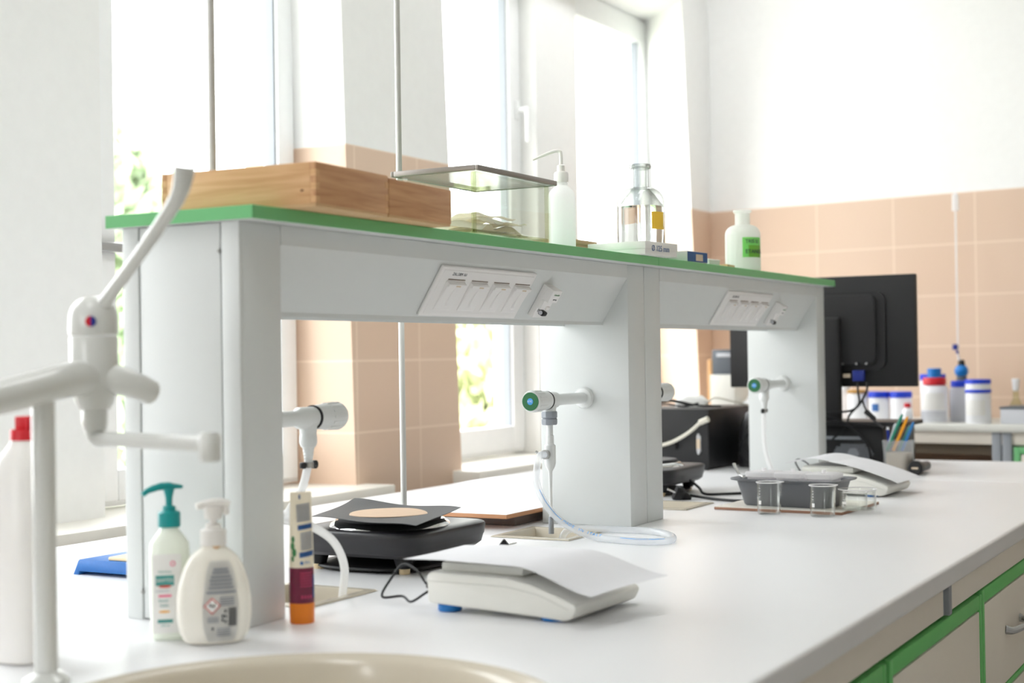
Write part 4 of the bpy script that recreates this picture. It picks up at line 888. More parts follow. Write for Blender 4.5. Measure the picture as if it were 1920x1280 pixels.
# ------------------------------------------------------------------ blue scale, hotplates, gauze
o = thing('blue_scale', 'low blue kitchen scale half hidden behind the first shelf upright', 'scale', (-0.497, 0.332, 0))
mb = MB(); mb.prism([(-0.095, 0.0), (-0.083, 0.0), (-0.081, 0.006), (0.081, 0.006), (0.083, 0.0), (0.095, 0.0), (0.083, 0.024), (0.080, 0.026), (-0.080, 0.026), (-0.083, 0.024)], 0.11, T(0, 0.055, 0) @ rot(PI/2, 0, 0), bev=0.001); mb.build('shell', 'bluescale', o)
mb = MB(); mb.box((0.022, -0.005, 0.029), (0.09, 0.085, 0.006), 0.002); mb.build('weighing_plate', 'creamfoot', o)

def hotplate(loc, label, sx=0.262, sy=0.268):
    o = thing('hotplate', label, 'hotplate', loc, 0, 'electric hotplates on the bench')
    mb = MB(); a, b = sx/2, sy/2
    mb.loft([(0.028, a*0.90, b*0.90, 7), (0.034, a*0.955, b*0.955, 7), (0.046, a*0.975, b*0.975, 7), (0.048, a*0.985, b*0.985, 7), (0.060, a*0.995, b*0.995, 7), (0.0635, a, b, 7), (0.067, a*0.99, b*0.99, 7), (0.069, a*0.965, b*0.965, 7)], 72); mb.build('housing', 'softblack', o)
    mb = MB(); mb.loft([(0.003, a*0.82, b*0.82, 3.0), (0.006, a*0.86, b*0.86, 3.0), (0.009, a*0.85, b*0.85, 3.0), (0.011, a*0.7, b*0.7, 3.0), (0.020, a*0.45, b*0.45, 3.0), (0.029, a*0.45, b*0.45, 3.0)], 48); mb.build('underbody', 'rubber', o)
    for x in (-1, 1):
        for y in (-1, 1):
            mb = MB(); mb.cyl((x*a*0.66, y*b*0.66, 0), (x*a*0.66, y*b*0.66, 0.0095), 0.009, 0.010, seg=16, mi=0); mb.cyl((x*a*0.66, y*b*0.66, 0.0095), (x*a*0.66, y*b*0.66, 0.031), 0.013, 0.02, seg=16, mi=1); mb.build('foot', ['creamfoot', 'rubber'], o)
    mb = MB(); mb.lathe([(0.088, 0.066), (0.104, 0.069), (0.102, 0.073), (0.094, 0.0785), (0.089, 0.079), (0.088, 0.076)], 64, closed=True); mb.build('trim_ring', 'chrome', o)
    mb = MB(); mb.lathe([(0, 0.066), (0.0875, 0.066), (0.0878, 0.083), (0.085, 0.0855), (0.03, 0.0858), (0.028, 0.0845), (0, 0.0845)], 56); mb.build('heating_plate', 'matteblack', o)
    return o
hp = hotplate((-0.162, 0.590, 0), 'black hotplate carrying a wire gauze, nearer the tube')
hp2 = copy_tree(hp, (-0.290, 1.955, 0), 0.0, 'black hotplate half hidden behind the middle shelf upright')
gz = thing('wire_gauze', 'square black wire gauze with a round buff pad on the nearer hotplate', 'wire gauze', (-0.165, 0.590, 0.0862), 0.0)
corners = [Vector((-0.086, -0.103, 0.002)), Vector((0.140, -0.130, -0.002)), Vector((0.086, 0.10, 0.003)), Vector((-0.149, 0.111, 0.011))]
def gf(u, v, up=0.0):
    p = corners[0]*(1-u)*(1-v) + corners[1]*u*(1-v) + corners[2]*u*v + corners[3]*(1-u)*v
    k = min(1.0, ((u - 0.5)**2 + (v - 0.5)**2)*2.2)
    return (p.x, p.y, 0.0012 + p.z*k + 0.0022*k*math.sin(u*9) + up)
mb = MB(); mb.sheet(gf, 20, 20, 0.001); mb.build('mesh_square', 'gauzemesh', gz)
mb = MB(); t = bmesh.new(); rr = []
for R_ in (0.0, 0.03, 0.055, 0.075):
    rr.append([t.verts.new((-0.002 + R_*math.cos(2*PI*k/40), 0.004 + R_*math.sin(2*PI*k/40), 0.0018 if R_ < 0.07 else 0.0015)) for k in range(40)] if R_ else [t.verts.new((-0.002, 0.004, 0.0018))])
for k in range(40): t.faces.new((rr[0][0], rr[1][k], rr[1][(k+1) % 40]))
for a, b in zip(rr[1:], rr[2:]):
    for k in range(40): t.faces.new((a[k], a[(k+1) % 40], b[(k+1) % 40], b[k]))
ex = bmesh.ops.extrude_face_region(t, geom=t.faces[:]); bmesh.ops.translate(t, vec=(0, 0, 0.0009), verts=[e for e in ex['geom'] if isinstance(e, bmesh.types.BMVert)])
bmesh.ops.recalc_face_normals(t, faces=t.faces); mb.add(t); mb.build('ceramic_pad', 'ceramicpad', gz)

# board and slab
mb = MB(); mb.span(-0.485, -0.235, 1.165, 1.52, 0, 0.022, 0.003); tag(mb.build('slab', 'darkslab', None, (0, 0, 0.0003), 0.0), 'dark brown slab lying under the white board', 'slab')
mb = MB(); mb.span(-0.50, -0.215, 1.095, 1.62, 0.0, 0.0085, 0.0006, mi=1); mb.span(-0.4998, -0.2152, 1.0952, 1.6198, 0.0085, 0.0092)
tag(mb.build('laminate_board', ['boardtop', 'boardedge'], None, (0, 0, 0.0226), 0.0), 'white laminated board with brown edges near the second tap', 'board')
o = thing('binder_clip', 'small black clip lying near the second cup sink', 'clip', (-0.103, 0.884, 0), 0.5)
mb = MB(); mb.prism([(-0.010, 0), (0.010, 0), (0.0015, 0.011), (-0.0015, 0.011)], 0.022, T(0, 0.011, 0) @ rot(PI/2, 0, 0), bev=0.0008); mb.build('clip_body', 'black', o)
mb = MB(); mb.tube([(0.009, -0.006, 0.001), (0.022, -0.005, 0.004), (0.022, 0.005, 0.004), (0.009, 0.006, 0.001)], 0.0009, 8); mb.build('clip_wire', 'chrome', o)

# ------------------------------------------------------------------ balances with paper
def balance(loc, rz, label):
    """origin under the front foot pair; front side faces -y, display end +x"""
    o = thing('lab_balance', label, 'balance', loc, rz, 'white lab balances on the bench')
    def prof(y0, y1, pts, mbx, mi=0, bev=0.003): mbx.prism(pts, y1 - y0, T(0, y1, 0) @ rot(PI/2, 0, 0), mi=mi, bev=bev)
    mb = MB(); prof(0, 0.19, [(-0.040, 0.012), (0.150, 0.005), (0.178, 0.003), (0.190, 0.007), (0.197, 0.020), (0.195, 0.027), (0.165, 0.037), (0.125, 0.049), (0.090, 0.055), (-0.035, 0.056), (-0.042, 0.050)], mb, bev=0.004); mb.build('shell', 'balance', o)
    mb = MB(); prof(-0.0005, 0.1905, [(-0.0435, 0.0435), (0.09, 0.044), (0.14, 0.036), (0.185, 0.0195), (0.185, 0.0185), (0.14, 0.0350), (0.09, 0.0428), (-0.0435, 0.0425)], mb, bev=0.0); mb.build('shell_seam', 'balanceshade', o)
    mb = MB(); mb.span(-0.028, 0.105, 0.018, 0.172, 0.0555, 0.068, 0.003); mb.span(-0.024, 0.10, 0.022, 0.168, 0.068, 0.0705, 0.001); mb.build('weighing_pan', 'balanceshade', o)
    for x in (-0.017, 0.150):
        for y in (0.022, 0.166):
            mb = MB(); mb.lathe([(0, 0), (0.0155, 0), (0.017, 0.002), (0.017, 0.0095), (0.015, 0.0115), (0.006, 0.0125), (0, 0.0125)], 24, T(x, y, 0)); mb.build('foot', 'bluefoot', o)
    return o
balance((0.190, 0.214, 0), -0.04, 'white balance with blue feet and paper on it, nearer the tube')
balance((0.130, 2.020, 0), -0.04, 'white balance with a curled paper behind the dark grey tray')
def paper(loc, rz, L_, W, zf, label, back=0.0, skew=0.0):
    """sheet length L_ along x, width W along y, height profile zf(s, t)"""
    N = 40; xs = [0.0]; x = 0.0
    for i in range(N):
        s0, s1 = i/N*L_, (i + 1)/N*L_; dz = zf(s1) - zf(s0); x += math.sqrt(max(1e-9, (L_/N)**2 - dz*dz)); xs.append(x)
    mb = MB()
    def f(u, v):
        i = min(N, int(round(u*N))); return (xs[i] + skew*v*u, v*W, zf(u*L_) + 0.003*math.sin(v*3 + 0.4)*(u - 0.35) + back*(v - 0.5)*u)
    mb.sheet(f, N, 14, 0.0003); o = mb.build('paper_sheet', 'paper', None, loc, rz); return tag(o, label, 'paper sheet')
def z1(s):
    a = 0.0765
    if s < 0.06: return a - 0.003*((0.06 - s)/0.06)
    if s < 0.175: return a
    u = min(1.0, (s - 0.175)/0.14); return a - 0.036*(3*u*u - 2*u**3) + 0.004*u
p1 = paper((0.118, 0.204, 0.0), -0.03, 0.302, 0.160, z1, 'white paper sheet draped over the nearer balance', back=0.010, skew=0.035)
mb = MB(); a = Vector((0.21, 0.012, 0))
def z2(s):
    if s < 0.13: return 0.0765 + 0.014*math.sin(s/0.13*PI*0.9)
    u = (s - 0.13)/0.17; return z2(0.1299) - 0.050*u**1.3 + 0.004*u
p2 = paper((0.060, 2.032, 0.0), -0.05, 0.300, 0.20, z2, 'curled white paper sheet on the balance behind the dark grey tray')
# power leads of the nearer balance
mb = MB(); mb.tube([(0.150, 0.262, 0.030), (0.120, 0.268, 0.026), (0.095, 0.275, 0.046), (0.066, 0.282, 0.052), (0.052, 0.268, 0.03), (0.054, 0.245, 0.010), (0.085, 0.25, 0.012), (0.11, 0.235, 0.008), (0.128, 0.245, 0.020), (0.140, 0.262, 0.030)], 0.0019, 8); mb.cyl((0.118, 0.268, 0.0265), (0.148, 0.263, 0.030), 0.0045, seg=12)
tag(mb.build('power_lead', 'rubber'), 'thin black power lead curling beside the nearer balance', 'cable')
mb = MB(); mb.tube([(0.27, 0.418, 0.02), (0.285, 0.455, 0.045), (0.315, 0.46, 0.052), (0.345, 0.44, 0.045), (0.352, 0.425, 0.032), (0.352, 0.41, 0.022)], 0.0019, 8)
tag(mb.build('power_lead', 'rubber'), 'thin black lead arching behind the paper on the nearer balance', 'cable')

# ------------------------------------------------------------------ tray, board, glassware
mb = MB(); mb.span(-0.150, 0.150, -0.105, 0.15, 0, 0.006, 0.0006, mi=1); mb.span(-0.1498, 0.1498, -0.1048, 0.1498, 0.006, 0.0066)
tag(mb.build('laminate_board', ['cream', 'darkedge'], None, (0.188, 1.715, 0.0003), -0.05), 'thin pale board with brown edge under the dark grey tray', 'board')
o = thing('baking_tray', 'dark grey rectangular tray full of clear plastic boxes', 'tray', (0.188, 1.715, 0.0072), -0.10)
mb = MB(); a, b = 0.101, 0.055
mb.loft([(0.0, a, b, 7), (0.003, a + 0.003, b + 0.003, 7), (0.055, a + 0.017, b + 0.014, 7), (0.058, a + 0.028, b + 0.026, 7), (0.061, a + 0.030, b + 0.028, 7), (0.0625, a + 0.028, b + 0.026, 7), (0.060, a + 0.015, b + 0.012, 7), (0.006, a - 0.001, b - 0.001, 7)], 72)
mb.build('tray_body', 'darkgrey', o)
for k, (x, y, rz) in enumerate(((-0.073, 0.004, 0.03), (0.0, 0.0, -0.02), (0.073, 0.004, 0.03))):
    o = thing('plastic_box', ('small clear plastic box at the spoon end of the dark grey tray', 'small clear plastic box in the middle of the dark grey tray', 'small clear plastic box at the paper end of the dark grey tray')[k], 'plastic box', (0.188 + x, 1.715 + y - x*0.1, 0.0137), rz - 0.1, 'clear boxes in the dark grey tray')
    mb = MB(); mb.loft([(0, 0.026, 0.028, 8), (0.052, 0.030, 0.033, 8), (0.056, 0.031, 0.034, 8), (0.052, 0.029, 0.032, 8), (0.002, 0.025, 0.027, 8)], 40); mb.build('tub', 'hazeplastic', o)
    mb = MB(); mb.loft([(0.0565, 0.034, 0.038, 8), (0.066, 0.034, 0.038, 8), (0.068, 0.032, 0.036, 8)], 40); mb.cyl((0.0, 0, 0.066), (0, 0, 0.075), 0.005, seg=14); mb.build('lid', 'hazeplastic', o)
o = thing('spatula', 'steel spatula lying across the rim of the dark grey tray', 'spatula', (0.075, 1.655, 0.0712), 0.0)
mb = MB(); mb.tube([(-0.022, 0.040, 0.028), (-0.007, 0.020, 0.013), (0.006, 0.004, 0.005), (0.020, -0.012, 0.0025)], [0.0045, 0.0034, 0.0028, 0.0042], 10, flat=[0.5]); mb.build('blade', 'chrome', o)

def beaker(loc, r, h, label, name='beaker', marks=True, rz=0.0):
    o = thing(name, label, name.replace('_', ' '), loc, rz, 'glassware in front of the dark grey tray')
    t_ = 0.0014; mb = MB()
    mb.lathe([(0, 0), (r*0.88, 0), (r*0.98, 0.003), (r, 0.007), (r, h - 0.004), (r + 0.0022, h), (r + 0.0016, h + 0.0008), (r - t_, h - 0.003), (r - t_, 0.007), (r*0.9 - t_, 0.0025), (0, 0.0025)], 40)
    if name == 'beaker':
        for v in mb.bm.verts:
            if v.co.z > h - 0.012:
                an = math.atan2(v.co.y, v.co.x); k = max(0, 1 - abs(an)/0.35)*(v.co.z - h + 0.012)/0.012
                v.co.x += k*0.006
    mb.build('glass_wall', 'beaker', o)
    mb = MB(); mb.lathe([(r + 0.0022, h - 0.0012), (r + 0.003, h), (r + 0.0018, h + 0.0012), (r, h)], 40, closed=True)
    if name == 'beaker':
        for v in mb.bm.verts:
            an = math.atan2(v.co.y, v.co.x); v.co.x += max(0, 1 - abs(an)/0.35)*0.006
    mb.build('rim', 'hazeplastic', o)
    if marks:
        mb = MB(); A = -2.1 - rz; patch(mb, r + 0.0002, A - 0.15, A + 0.15, h*0.32, h*0.44, th=0.0003, n=4)
        for k in range(4): patch(mb, r + 0.0002, A - 0.1, A + 0.05, h*(0.55 + 0.09*k), h*(0.562 + 0.09*k), th=0.0003, n=3)
        mb.build('print', 'label', o)
    return o
beaker((0.178, 1.575, 0), 0.0255, 0.070, 'small glass beaker in front of the grey tray, beside no other beaker', rz=0.5)
beaker((0.300, 1.570, 0), 0.0265, 0.067, 'small glass beaker standing next to the low glass dish', rz=0.6)
beaker((0.350, 1.665, 0.0072), 0.0400, 0.045, 'low wide glass dish on the corner of the thin board', 'glass_dish', marks=True)
beaker((0.346, 1.662, 0.0100), 0.0255, 0.036, 'short clear glass cup inside the low wide dish', 'glass_cup', marks=False)

# plug and mains cable by the hidden hotplate
o = thing('power_plug', 'black mains plug with its pins up beside the middle shelf upright', 'plug', (-0.135, 1.790, 0.0), 0.6)
mb = MB(); mb.lathe([(0, 0), (0.017, 0), (0.0185, 0.004), (0.0185, 0.016), (0.012, 0.022), (0.009, 0.036), (0.006, 0.042), (0, 0.042)], 24, T(0, 0, 0.0187) @ rot(0, 2.0, 0)); mb.build('plug_body', 'rubber', o)
for y in (-0.0095, 0.0095):
    mb = MB(); n_ = Vector((math.sin(2.0), 0, math.cos(2.0))); p = Vector((0, y, 0.0187)); mb.cyl(p, p - n_*0.019, 0.0024, seg=10); mb.build('pin', 'chrome', o)
mb = MB(); mb.tube([(-0.105, 1.812, 0.010), (-0.07, 1.82, 0.005), (-0.02, 1.80, 0.004), (0.03, 1.79, 0.004), (0.075, 1.83, 0.004), (0.06, 1.90, 0.004), (0.0, 1.99, 0.004), (-0.06, 1.94, 0.004), (-0.10, 1.90, 0.006), (-0.12, 1.91, 0.02), (-0.155, 1.94, 0.035)], 0.0034, 10)
tag(mb.build('mains_cable', 'rubber'), 'black mains cable running from the plug behind the grey tray', 'cable')
mb = MB(); mb.tube([(-0.02, 2.42, 0.02), (-0.03, 2.40, 0.05), (-0.01, 2.37, 0.062), (0.03, 2.33, 0.05), (0.055, 2.30, 0.02), (0.06, 2.28, 0.004)], 0.002, 8)
tag(mb.build('thin_cable', 'rubber'), 'thin dark cable arching in front of the end shelf upright', 'cable')

# ------------------------------------------------------------------ computers behind the shelf
o = thing('desktop_computer', 'black computer case with a serial port seen between the shelf uprights', 'computer', (-0.505, 2.83, 0), -0.05)
mb = MB(); mb.span(-0.15, 0.125, -0.16, 0.20, 0.004, 0.186, 0.004); mb.build('case', 'black', o)
mb = MB(); mb.span(0.085, 0.100, -0.163, -0.158, 0.055, 0.105, 0.002, mi=1); mb.span(0.0865, 0.0985, -0.166, -0.162, 0.065, 0.095, 0.003, mi=2)
for z in (0.052, 0.108): mb.cyl((0.0925, -0.158, z), (0.0925, -0.166, z), 0.004, seg=6, mi=1)
mb.build('serial_port', ['black', 'alu', 'kraft'], o)
mb = MB(); mb.cyl((0.01, -0.158, 0.075), (0.01, -0.178, 0.072), 0.013, seg=16); mb.cyl((-0.012, -0.158, 0.078), (-0.012, -0.170, 0.078), 0.012, seg=16); mb.build('audio_plugs', 'rubber', o)
mb = MB(); mb.span(-0.07, -0.035, -0.162, -0.158, 0.115, 0.165, 0.001); 
for z in (0.125, 0.140, 0.155): mb.span(-0.062, -0.048, -0.1632, -0.1615, z - 0.004, z + 0.004, mi=1)
mb.build('port_plate', ['kraft', 'black'], o)
for k, (x, y) in enumerate(((-0.13, -0.14), (0.105, -0.14), (-0.13, 0.18), (0.105, 0.18))):
    mb = MB(); mb.cyl((x, y, 0), (x, y, 0.0045), 0.01, seg=12); mb.build('foot', 'rubber', o)
mb = MB(); mb.tube([(-0.56, 2.655, 0.07), (-0.50, 2.64, 0.085), (-0.44, 2.63, 0.115), (-0.395, 2.625, 0.150)], 0.0055, 10); mb.cyl((-0.40, 2.626, 0.147), (-0.372, 2.622, 0.158), 0.009, seg=12)
tag(mb.build('monitor_cable', 'beigecable'), 'thick beige cable with a plug across the black computer case', 'cable')
o = thing('office_machine', 'black rounded machine with coiled leads beside the black computer case', 'machine', (-0.308, 2.93, 0), 0)
mb = MB(); mb.loft([(0.0, 0.050, 0.13, 4), (0.06, 0.050, 0.13, 4), (0.13, 0.050, 0.12, 3), (0.165, 0.04, 0.10, 2.6), (0.178, 0.025, 0.07, 2.4)], 40); mb.build('case', 'softblack', o)
rnd = random.Random(4)
for k, r_ in enumerate((0.045, 0.038, 0.05)):
    mb = MB(); cx, cz = -0.285 + 0.012*k, 0.06 + 0.02*k
    cz = max(cz, r_ + 0.006)
    mb.tube([(cx + r_*math.cos(a), 2.775 - 0.008*k + 0.004*math.sin(3*a), cz + r_*math.sin(a)) for a in [i*PI/6 for i in range(13)]], 0.0033, 8)
    tag(mb.build('coiled_cable', 'rubber'), ('coil of black cable against the black machine, lowest of three', 'coil of black cable against the black machine, middle of three', 'coil of black cable against the black machine, largest and highest')[k], 'cable', 'coiled cables by the black machine')
mb = MB(); mb.tube([(-0.60, 2.72, 0.191), (-0.54, 2.70, 0.200), (-0.49, 2.72, 0.192), (-0.46, 2.76, 0.2), (-0.50, 2.80, 0.192), (-0.56, 2.79, 0.205), (-0.60, 2.74, 0.2), (-0.53, 2.71, 0.212), (-0.45, 2.73, 0.195), (-0.40, 2.80, 0.191)], 0.003, 8)
tag(mb.build('loose_cable', 'rubber'), 'loose black cable lying on top of the black computer case', 'cable')
mb = MB(); mb.loft([(0.0, 0.055, 0.03, 2.4), (0.02, 0.052, 0.028, 2.4), (0.034, 0.035, 0.018, 2.2), (0.038, 0.01, 0.006, 2)], 28); tag(mb.build('computer_mouse', 'plastic', None, (-0.52, 2.86, 0.1862), 0.3), 'white mouse on top of the black computer case', 'mouse')
mb = MB(); mb.tube([(-0.47, 2.85, 0.19), (-0.43, 2.82, 0.215), (-0.38, 2.84, 0.205), (-0.33, 2.9, 0.186)], 0.0025, 8); tag(mb.build('mouse_cable', 'beigecable'), 'pale thin cable arching off the black computer case', 'cable')

o = thing('desktop_computer', 'black computer lying flat under the big monitor, round fan grille facing the grey tray', 'computer', (-0.055, 2.95, 0), 0)
mb = MB(); mb.span(-0.20, 0.165, -0.16, 0.22, 0.004, 0.135, 0.003); mb.build('case', 'black', o)
mb = MB()
for i in range(-6, 7):
    for j in range(-3, 4):
        x = 0.075 + i*0.0095 + (0.00475 if j % 2 else 0); z = 0.05 + j*0.0085
        if ((x - 0.075)/0.058)**2 + ((z - 0.05)/0.034)**2 < 1: mb.lathe([(0.0026, 0), (0.0046, 0), (0.0046, 0.002), (0.0026, 0.002)], 6, T(x, -0.160, z) @ rot(PI/2, 0, 0), closed=True)
mb.lathe([(0, 0), (0.019, 0), (0.019, 0.0022), (0, 0.0022)], 6, T(0.075, -0.1605, 0.05) @ rot(PI/2, 0, 0)); mb.build('fan_grille', 'grey', o)
mb = MB(); mb.span(-0.05, 0.10, -0.163, -0.158, 0.092, 0.102, 0.001); mb.build('port_strip', 'grey', o)
for k, x in enumerate((-0.07, -0.035)):
    mb = MB(); mb.cyl((x, -0.158, 0.085), (x, -0.185, 0.085), 0.007, seg=12); mb.build('plug', 'alu' if k == 0 else 'rubber', o)
o = thing('monitor', 'large black monitor seen from behind on the flat computer', 'monitor', (-0.097, 2.86, 0.1355), 0.0)
mb = MB(); z0, z1 = 0.112, 0.447; w2 = 0.292
mb.span(-w2, w2, 0.0, 0.024, z0, z1, 0.003); mb.build('bezel', 'black', o)
mb = MB(); cz = (z0 + z1)/2
def rrect(a, b, r_, n=5):
    P = []
    for cx, cy, a0 in ((a - r_, b - r_, 0), (-a + r_, b - r_, PI/2), (-a + r_, -b + r_, PI), (a - r_, -b + r_, 3*PI/2)):
        for k in range(n + 1): an = a0 + PI/2*k/n; P.append((cx + r_*math.cos(an), cy + r_*math.sin(an)))
    return P
mb.prism(rrect(0.205, 0.118, 0.03), 0.02, T(0, 0.0005, cz + 0.0) @ rot(PI/2, 0, 0)); mb.prism(rrect(0.180, 0.105, 0.022), 0.034, T(0, 0.0005, cz + 0.004) @ rot(PI/2, 0, 0), bev=0.003); mb.build('back_shell', 'matteblack', o)
mb = MB(); mb.span(-w2 + 0.012, w2 - 0.012, 0.0235, 0.0250, z0 + 0.014, z1 - 0.012); mb.build('screen', 'softblack', o)
mb = MB(); mb.span(0.0, 0.078, -0.062, -0.034, 0.006, 0.322, 0.008, 3); mb.build('stand_neck', 'matteblack', o)
mb = MB(); mb.prism(rrect(0.155, 0.105, 0.012), 0.012, T(0.135, -0.02, 0), bev=0.002); mb.build('stand_base', 'black', o)
mb = MB(); mb.span(0.113, 0.147, -0.052, -0.032, 0.130, 0.162, 0.002); mb.build('video_plug', 'pennavy', o)
for x in (0.080, 0.122, 0.152):
    mb = MB(); mb.cyl((x, -0.03, 0.182), (x, -0.040, 0.182), 0.0035, seg=8); mb.build('screw', 'alu', o)
mb = MB(); mb.box((0.092, -0.037, 0.146), (0.022, 0.008, 0.012), 0.001); mb.build('signal_plug', 'kraft', o)
def cable(nm, pts, r_, m, lb):
    mb = MB(); mb.tube(pts, r_, 8); return tag(mb.build(nm, m), lb, 'cable', 'leads hanging from the monitor')
cable('video_cable', [(0.033, 2.805, 0.262), (0.036, 2.795, 0.235), (0.045, 2.77, 0.20), (0.02, 2.755, 0.165), (0.01, 2.75, 0.13), (-0.03, 2.748, 0.095)], 0.0034, 'rubber', 'black lead dropping straight from the blue video plug')
cable('power_cable', [(0.063, 2.80, 0.262), (0.062, 2.785, 0.23), (0.04, 2.74, 0.185), (-0.02, 2.735, 0.175), (-0.11, 2.73, 0.17), (-0.19, 2.70, 0.12), (-0.235, 2.67, 0.05), (-0.25, 2.64, 0.004)], 0.0034, 'rubber', 'black lead swinging down behind the end shelf upright')
cable('thick_cable', [(-0.14, 2.705, 0.175), (-0.06, 2.715, 0.168), (0.02, 2.72, 0.142), (0.075, 2.735, 0.085), (0.085, 2.75, 0.035), (0.11, 2.70, 0.01), (0.145, 2.64, 0.004)], 0.0036, 'rubber', 'thick black lead arching over the fan grille to the pen cup')
cable('adapter_cable', [(0.052, 2.785, 0.21), (0.065, 2.76, 0.19), (0.085, 2.735, 0.17), (0.108, 2.715, 0.15), (0.14, 2.69, 0.132)], 0.003, 'rubber', 'black lead ending in a dangling plug above the pens')
mb = MB(); d = Vector((0.4, -0.2, -0.3)).normalized(); p = Vector((0.075, 2.738, 0.178)); mb.cyl(p, p + d*0.038, 0.008, 0.007, seg=12); tag(mb.build('cable_plug', 'rubber'), 'black plug dangling above the pen cup', 'plug')

# pen cup and pens
PC = (0.176, 2.705)
o = thing('pen_cup', 'clear plastic cup lined with kraft paper and full of pens', 'cup', (PC[0], PC[1], 0))
mb = MB(); mb.loft([(0, 0.033, 0.033, 3), (0.004, 0.036, 0.036, 3), (0.095, 0.043, 0.043, 3), (0.098, 0.0435, 0.0435, 3), (0.095, 0.0415, 0.0415, 3), (0.005, 0.0345, 0.0345, 3)], 40); mb.build('cup_wall', 'clearplastic', o)
mb = MB(); mb.loft([(0.0055, 0.030, 0.030, 3), (0.03, 0.033, 0.033, 3), (0.062, 0.0345, 0.0345, 3, 0.002, 0)], 36); mb.build('kraft_lining', 'kraft', o)
pens = [('penteal', 'green pen leaning highest in the pen cup', (-0.028, -0.018), (0.014, -0.004), 0.172, 0.0050), ('penyellow', 'yellow pen beside the tall green pen in the cup', (-0.012, -0.012), (0.028, 0.0), 0.165, 0.0046), ('pennavy', 'navy pen with a pale clip standing at the monitor side of the cup', (-0.026, 0.004), (-0.031, 0.004), 0.135, 0.0045), ('penblue', 'bright blue pen leaning over the outer rim of the cup', (0.010, 0.0), (0.044, 0.004), 0.150, 0.0046), ('inkteal', 'short teal pen between the yellow and blue pens', (0.0, 0.008), (0.032, 0.010), 0.138, 0.0044), ('jargrey', 'pale grey pen behind the tall green pen', (-0.030, -0.004), (-0.008, 0.008), 0.145, 0.0050)]
for m, lb_, a, b, h, r_ in pens:
    o = thing('pen', lb_, 'pen', (PC[0], PC[1], 0.0), 0, 'pens in the clear cup')
    p, q = Vector((a[0], a[1], 0.068)), Vector((b[0], b[1], h)); d = (q - p)
    mb = MB(); mb.cyl(p, q - d*0.12, r_, seg=10); mb.build('barrel', m, o)
    mb = MB(); mb.cyl(q - d*0.12, q, r_*1.02, r_*0.6, seg=10); mb.build('end_cap', m if m != 'pennavy' else 'jarwhite', o)
o = thing('marker', 'thick black marker lying beside the pen cup', 'marker', (0.233, 2.725, 0.0155), 0)
mb = MB(); mb.cyl((0, -0.055, 0.006), (-0.006, 0.10, 0.002), 0.0152, 0.0135, seg=28, bev=0.003); mb.build('barrel', 'softblack', o)
mb = MB(); mb.cyl((0.0004, -0.066, 0.0062), (-0.0005, -0.03, 0.0055), 0.0205, 0.0205, seg=28, bev=0.003); mb.box((0.0, -0.0665, 0.006), (0.018, 0.0008, 0.005), mi=1); mb.build('cap', ['black', 'kraft'], o)

# ------------------------------------------------------------------ back counter, along the end wall (its own rotated frame)
ca, sa = math.cos(BWR), math.sin(BWR)
def bw(u, dpt, z=0.0): return (BWX + u*ca + dpt*sa, BWY + u*sa - dpt*ca, z)      # u along the wall, dpt out from the wall
CT = 0.090; CD = 0.50
o = thing('wall_counter', 'pale grey counter along the tiled end wall', 'counter', bw(0, 0, FL), BWR)
Hc = CT - FL
mb = MB(); mb.span(0.02, 5.0, -CD, -0.003, Hc - 0.028, Hc, 0.004); mb.build('countertop', 'countertop', o)
mb = MB(); mb.span(0.05, 5.0, -CD + 0.02, -CD + 0.04, Hc - 0.072, Hc - 0.0285, 0.001); mb.build('apron', 'cabpanel', o)
mb = MB(); mb.span(0.05, 5.0, -0.06, -0.05, 0.1, Hc - 0.029); mb.build('back_panel', 'recess', o)
mb = MB(); mb.span(0.05, 5.0, -CD + 0.10, -CD + 0.12, Hc - 0.115, Hc - 0.075); mb.build('knee_bar', 'kneebar', o)
for u in (1.380, 1.417):
    mb = MB(); mb.span(u, u + 0.032, -CD + 0.012, -CD + 0.05, 0, Hc - 0.0285, 0.002); mb.build('leg', 'grey', o)
mb = MB(); mb.span(0.06, 0.10, -CD + 0.02, -CD + 0.06, 0, Hc - 0.0285, 0.002); mb.build('leg', 'grey', o)
o = thing('wall_cabinet', 'green framed cabinet under the counter along the tiled end wall', 'cabinet', bw(1.458, CD - 0.008, FL), BWR)
Wc = 0.6; zt = Hc - 0.078
mb = MB(); mb.span(0.002, Wc, 0.02, 0.4, 0.03, zt, 0.002); mb.build('carcass', 'cabpanel', o)
mb = MB()
for a, b, c, d in ((0, 0.022, 0.03, zt), (Wc - 0.022, Wc, 0.03, zt), (0.022, Wc - 0.022, zt - 0.024, zt), (0.022, Wc - 0.022, 0.03, 0.05)): mb.span(a, b, 0, 0.02, c, d, 0.001)
mb.build('face_frame', 'green', o)
mb = MB(); mb.span(0.025, Wc - 0.025, 0.002, 0.018, 0.053, zt - 0.027, 0.001); mb.build('door', 'cabpanel', o)
mb = MB(); mb.box((0.05, 0, zt - 0.2), (0.012, 0.03, 0.1), 0.004); mb.build('handle', 'alu', o)

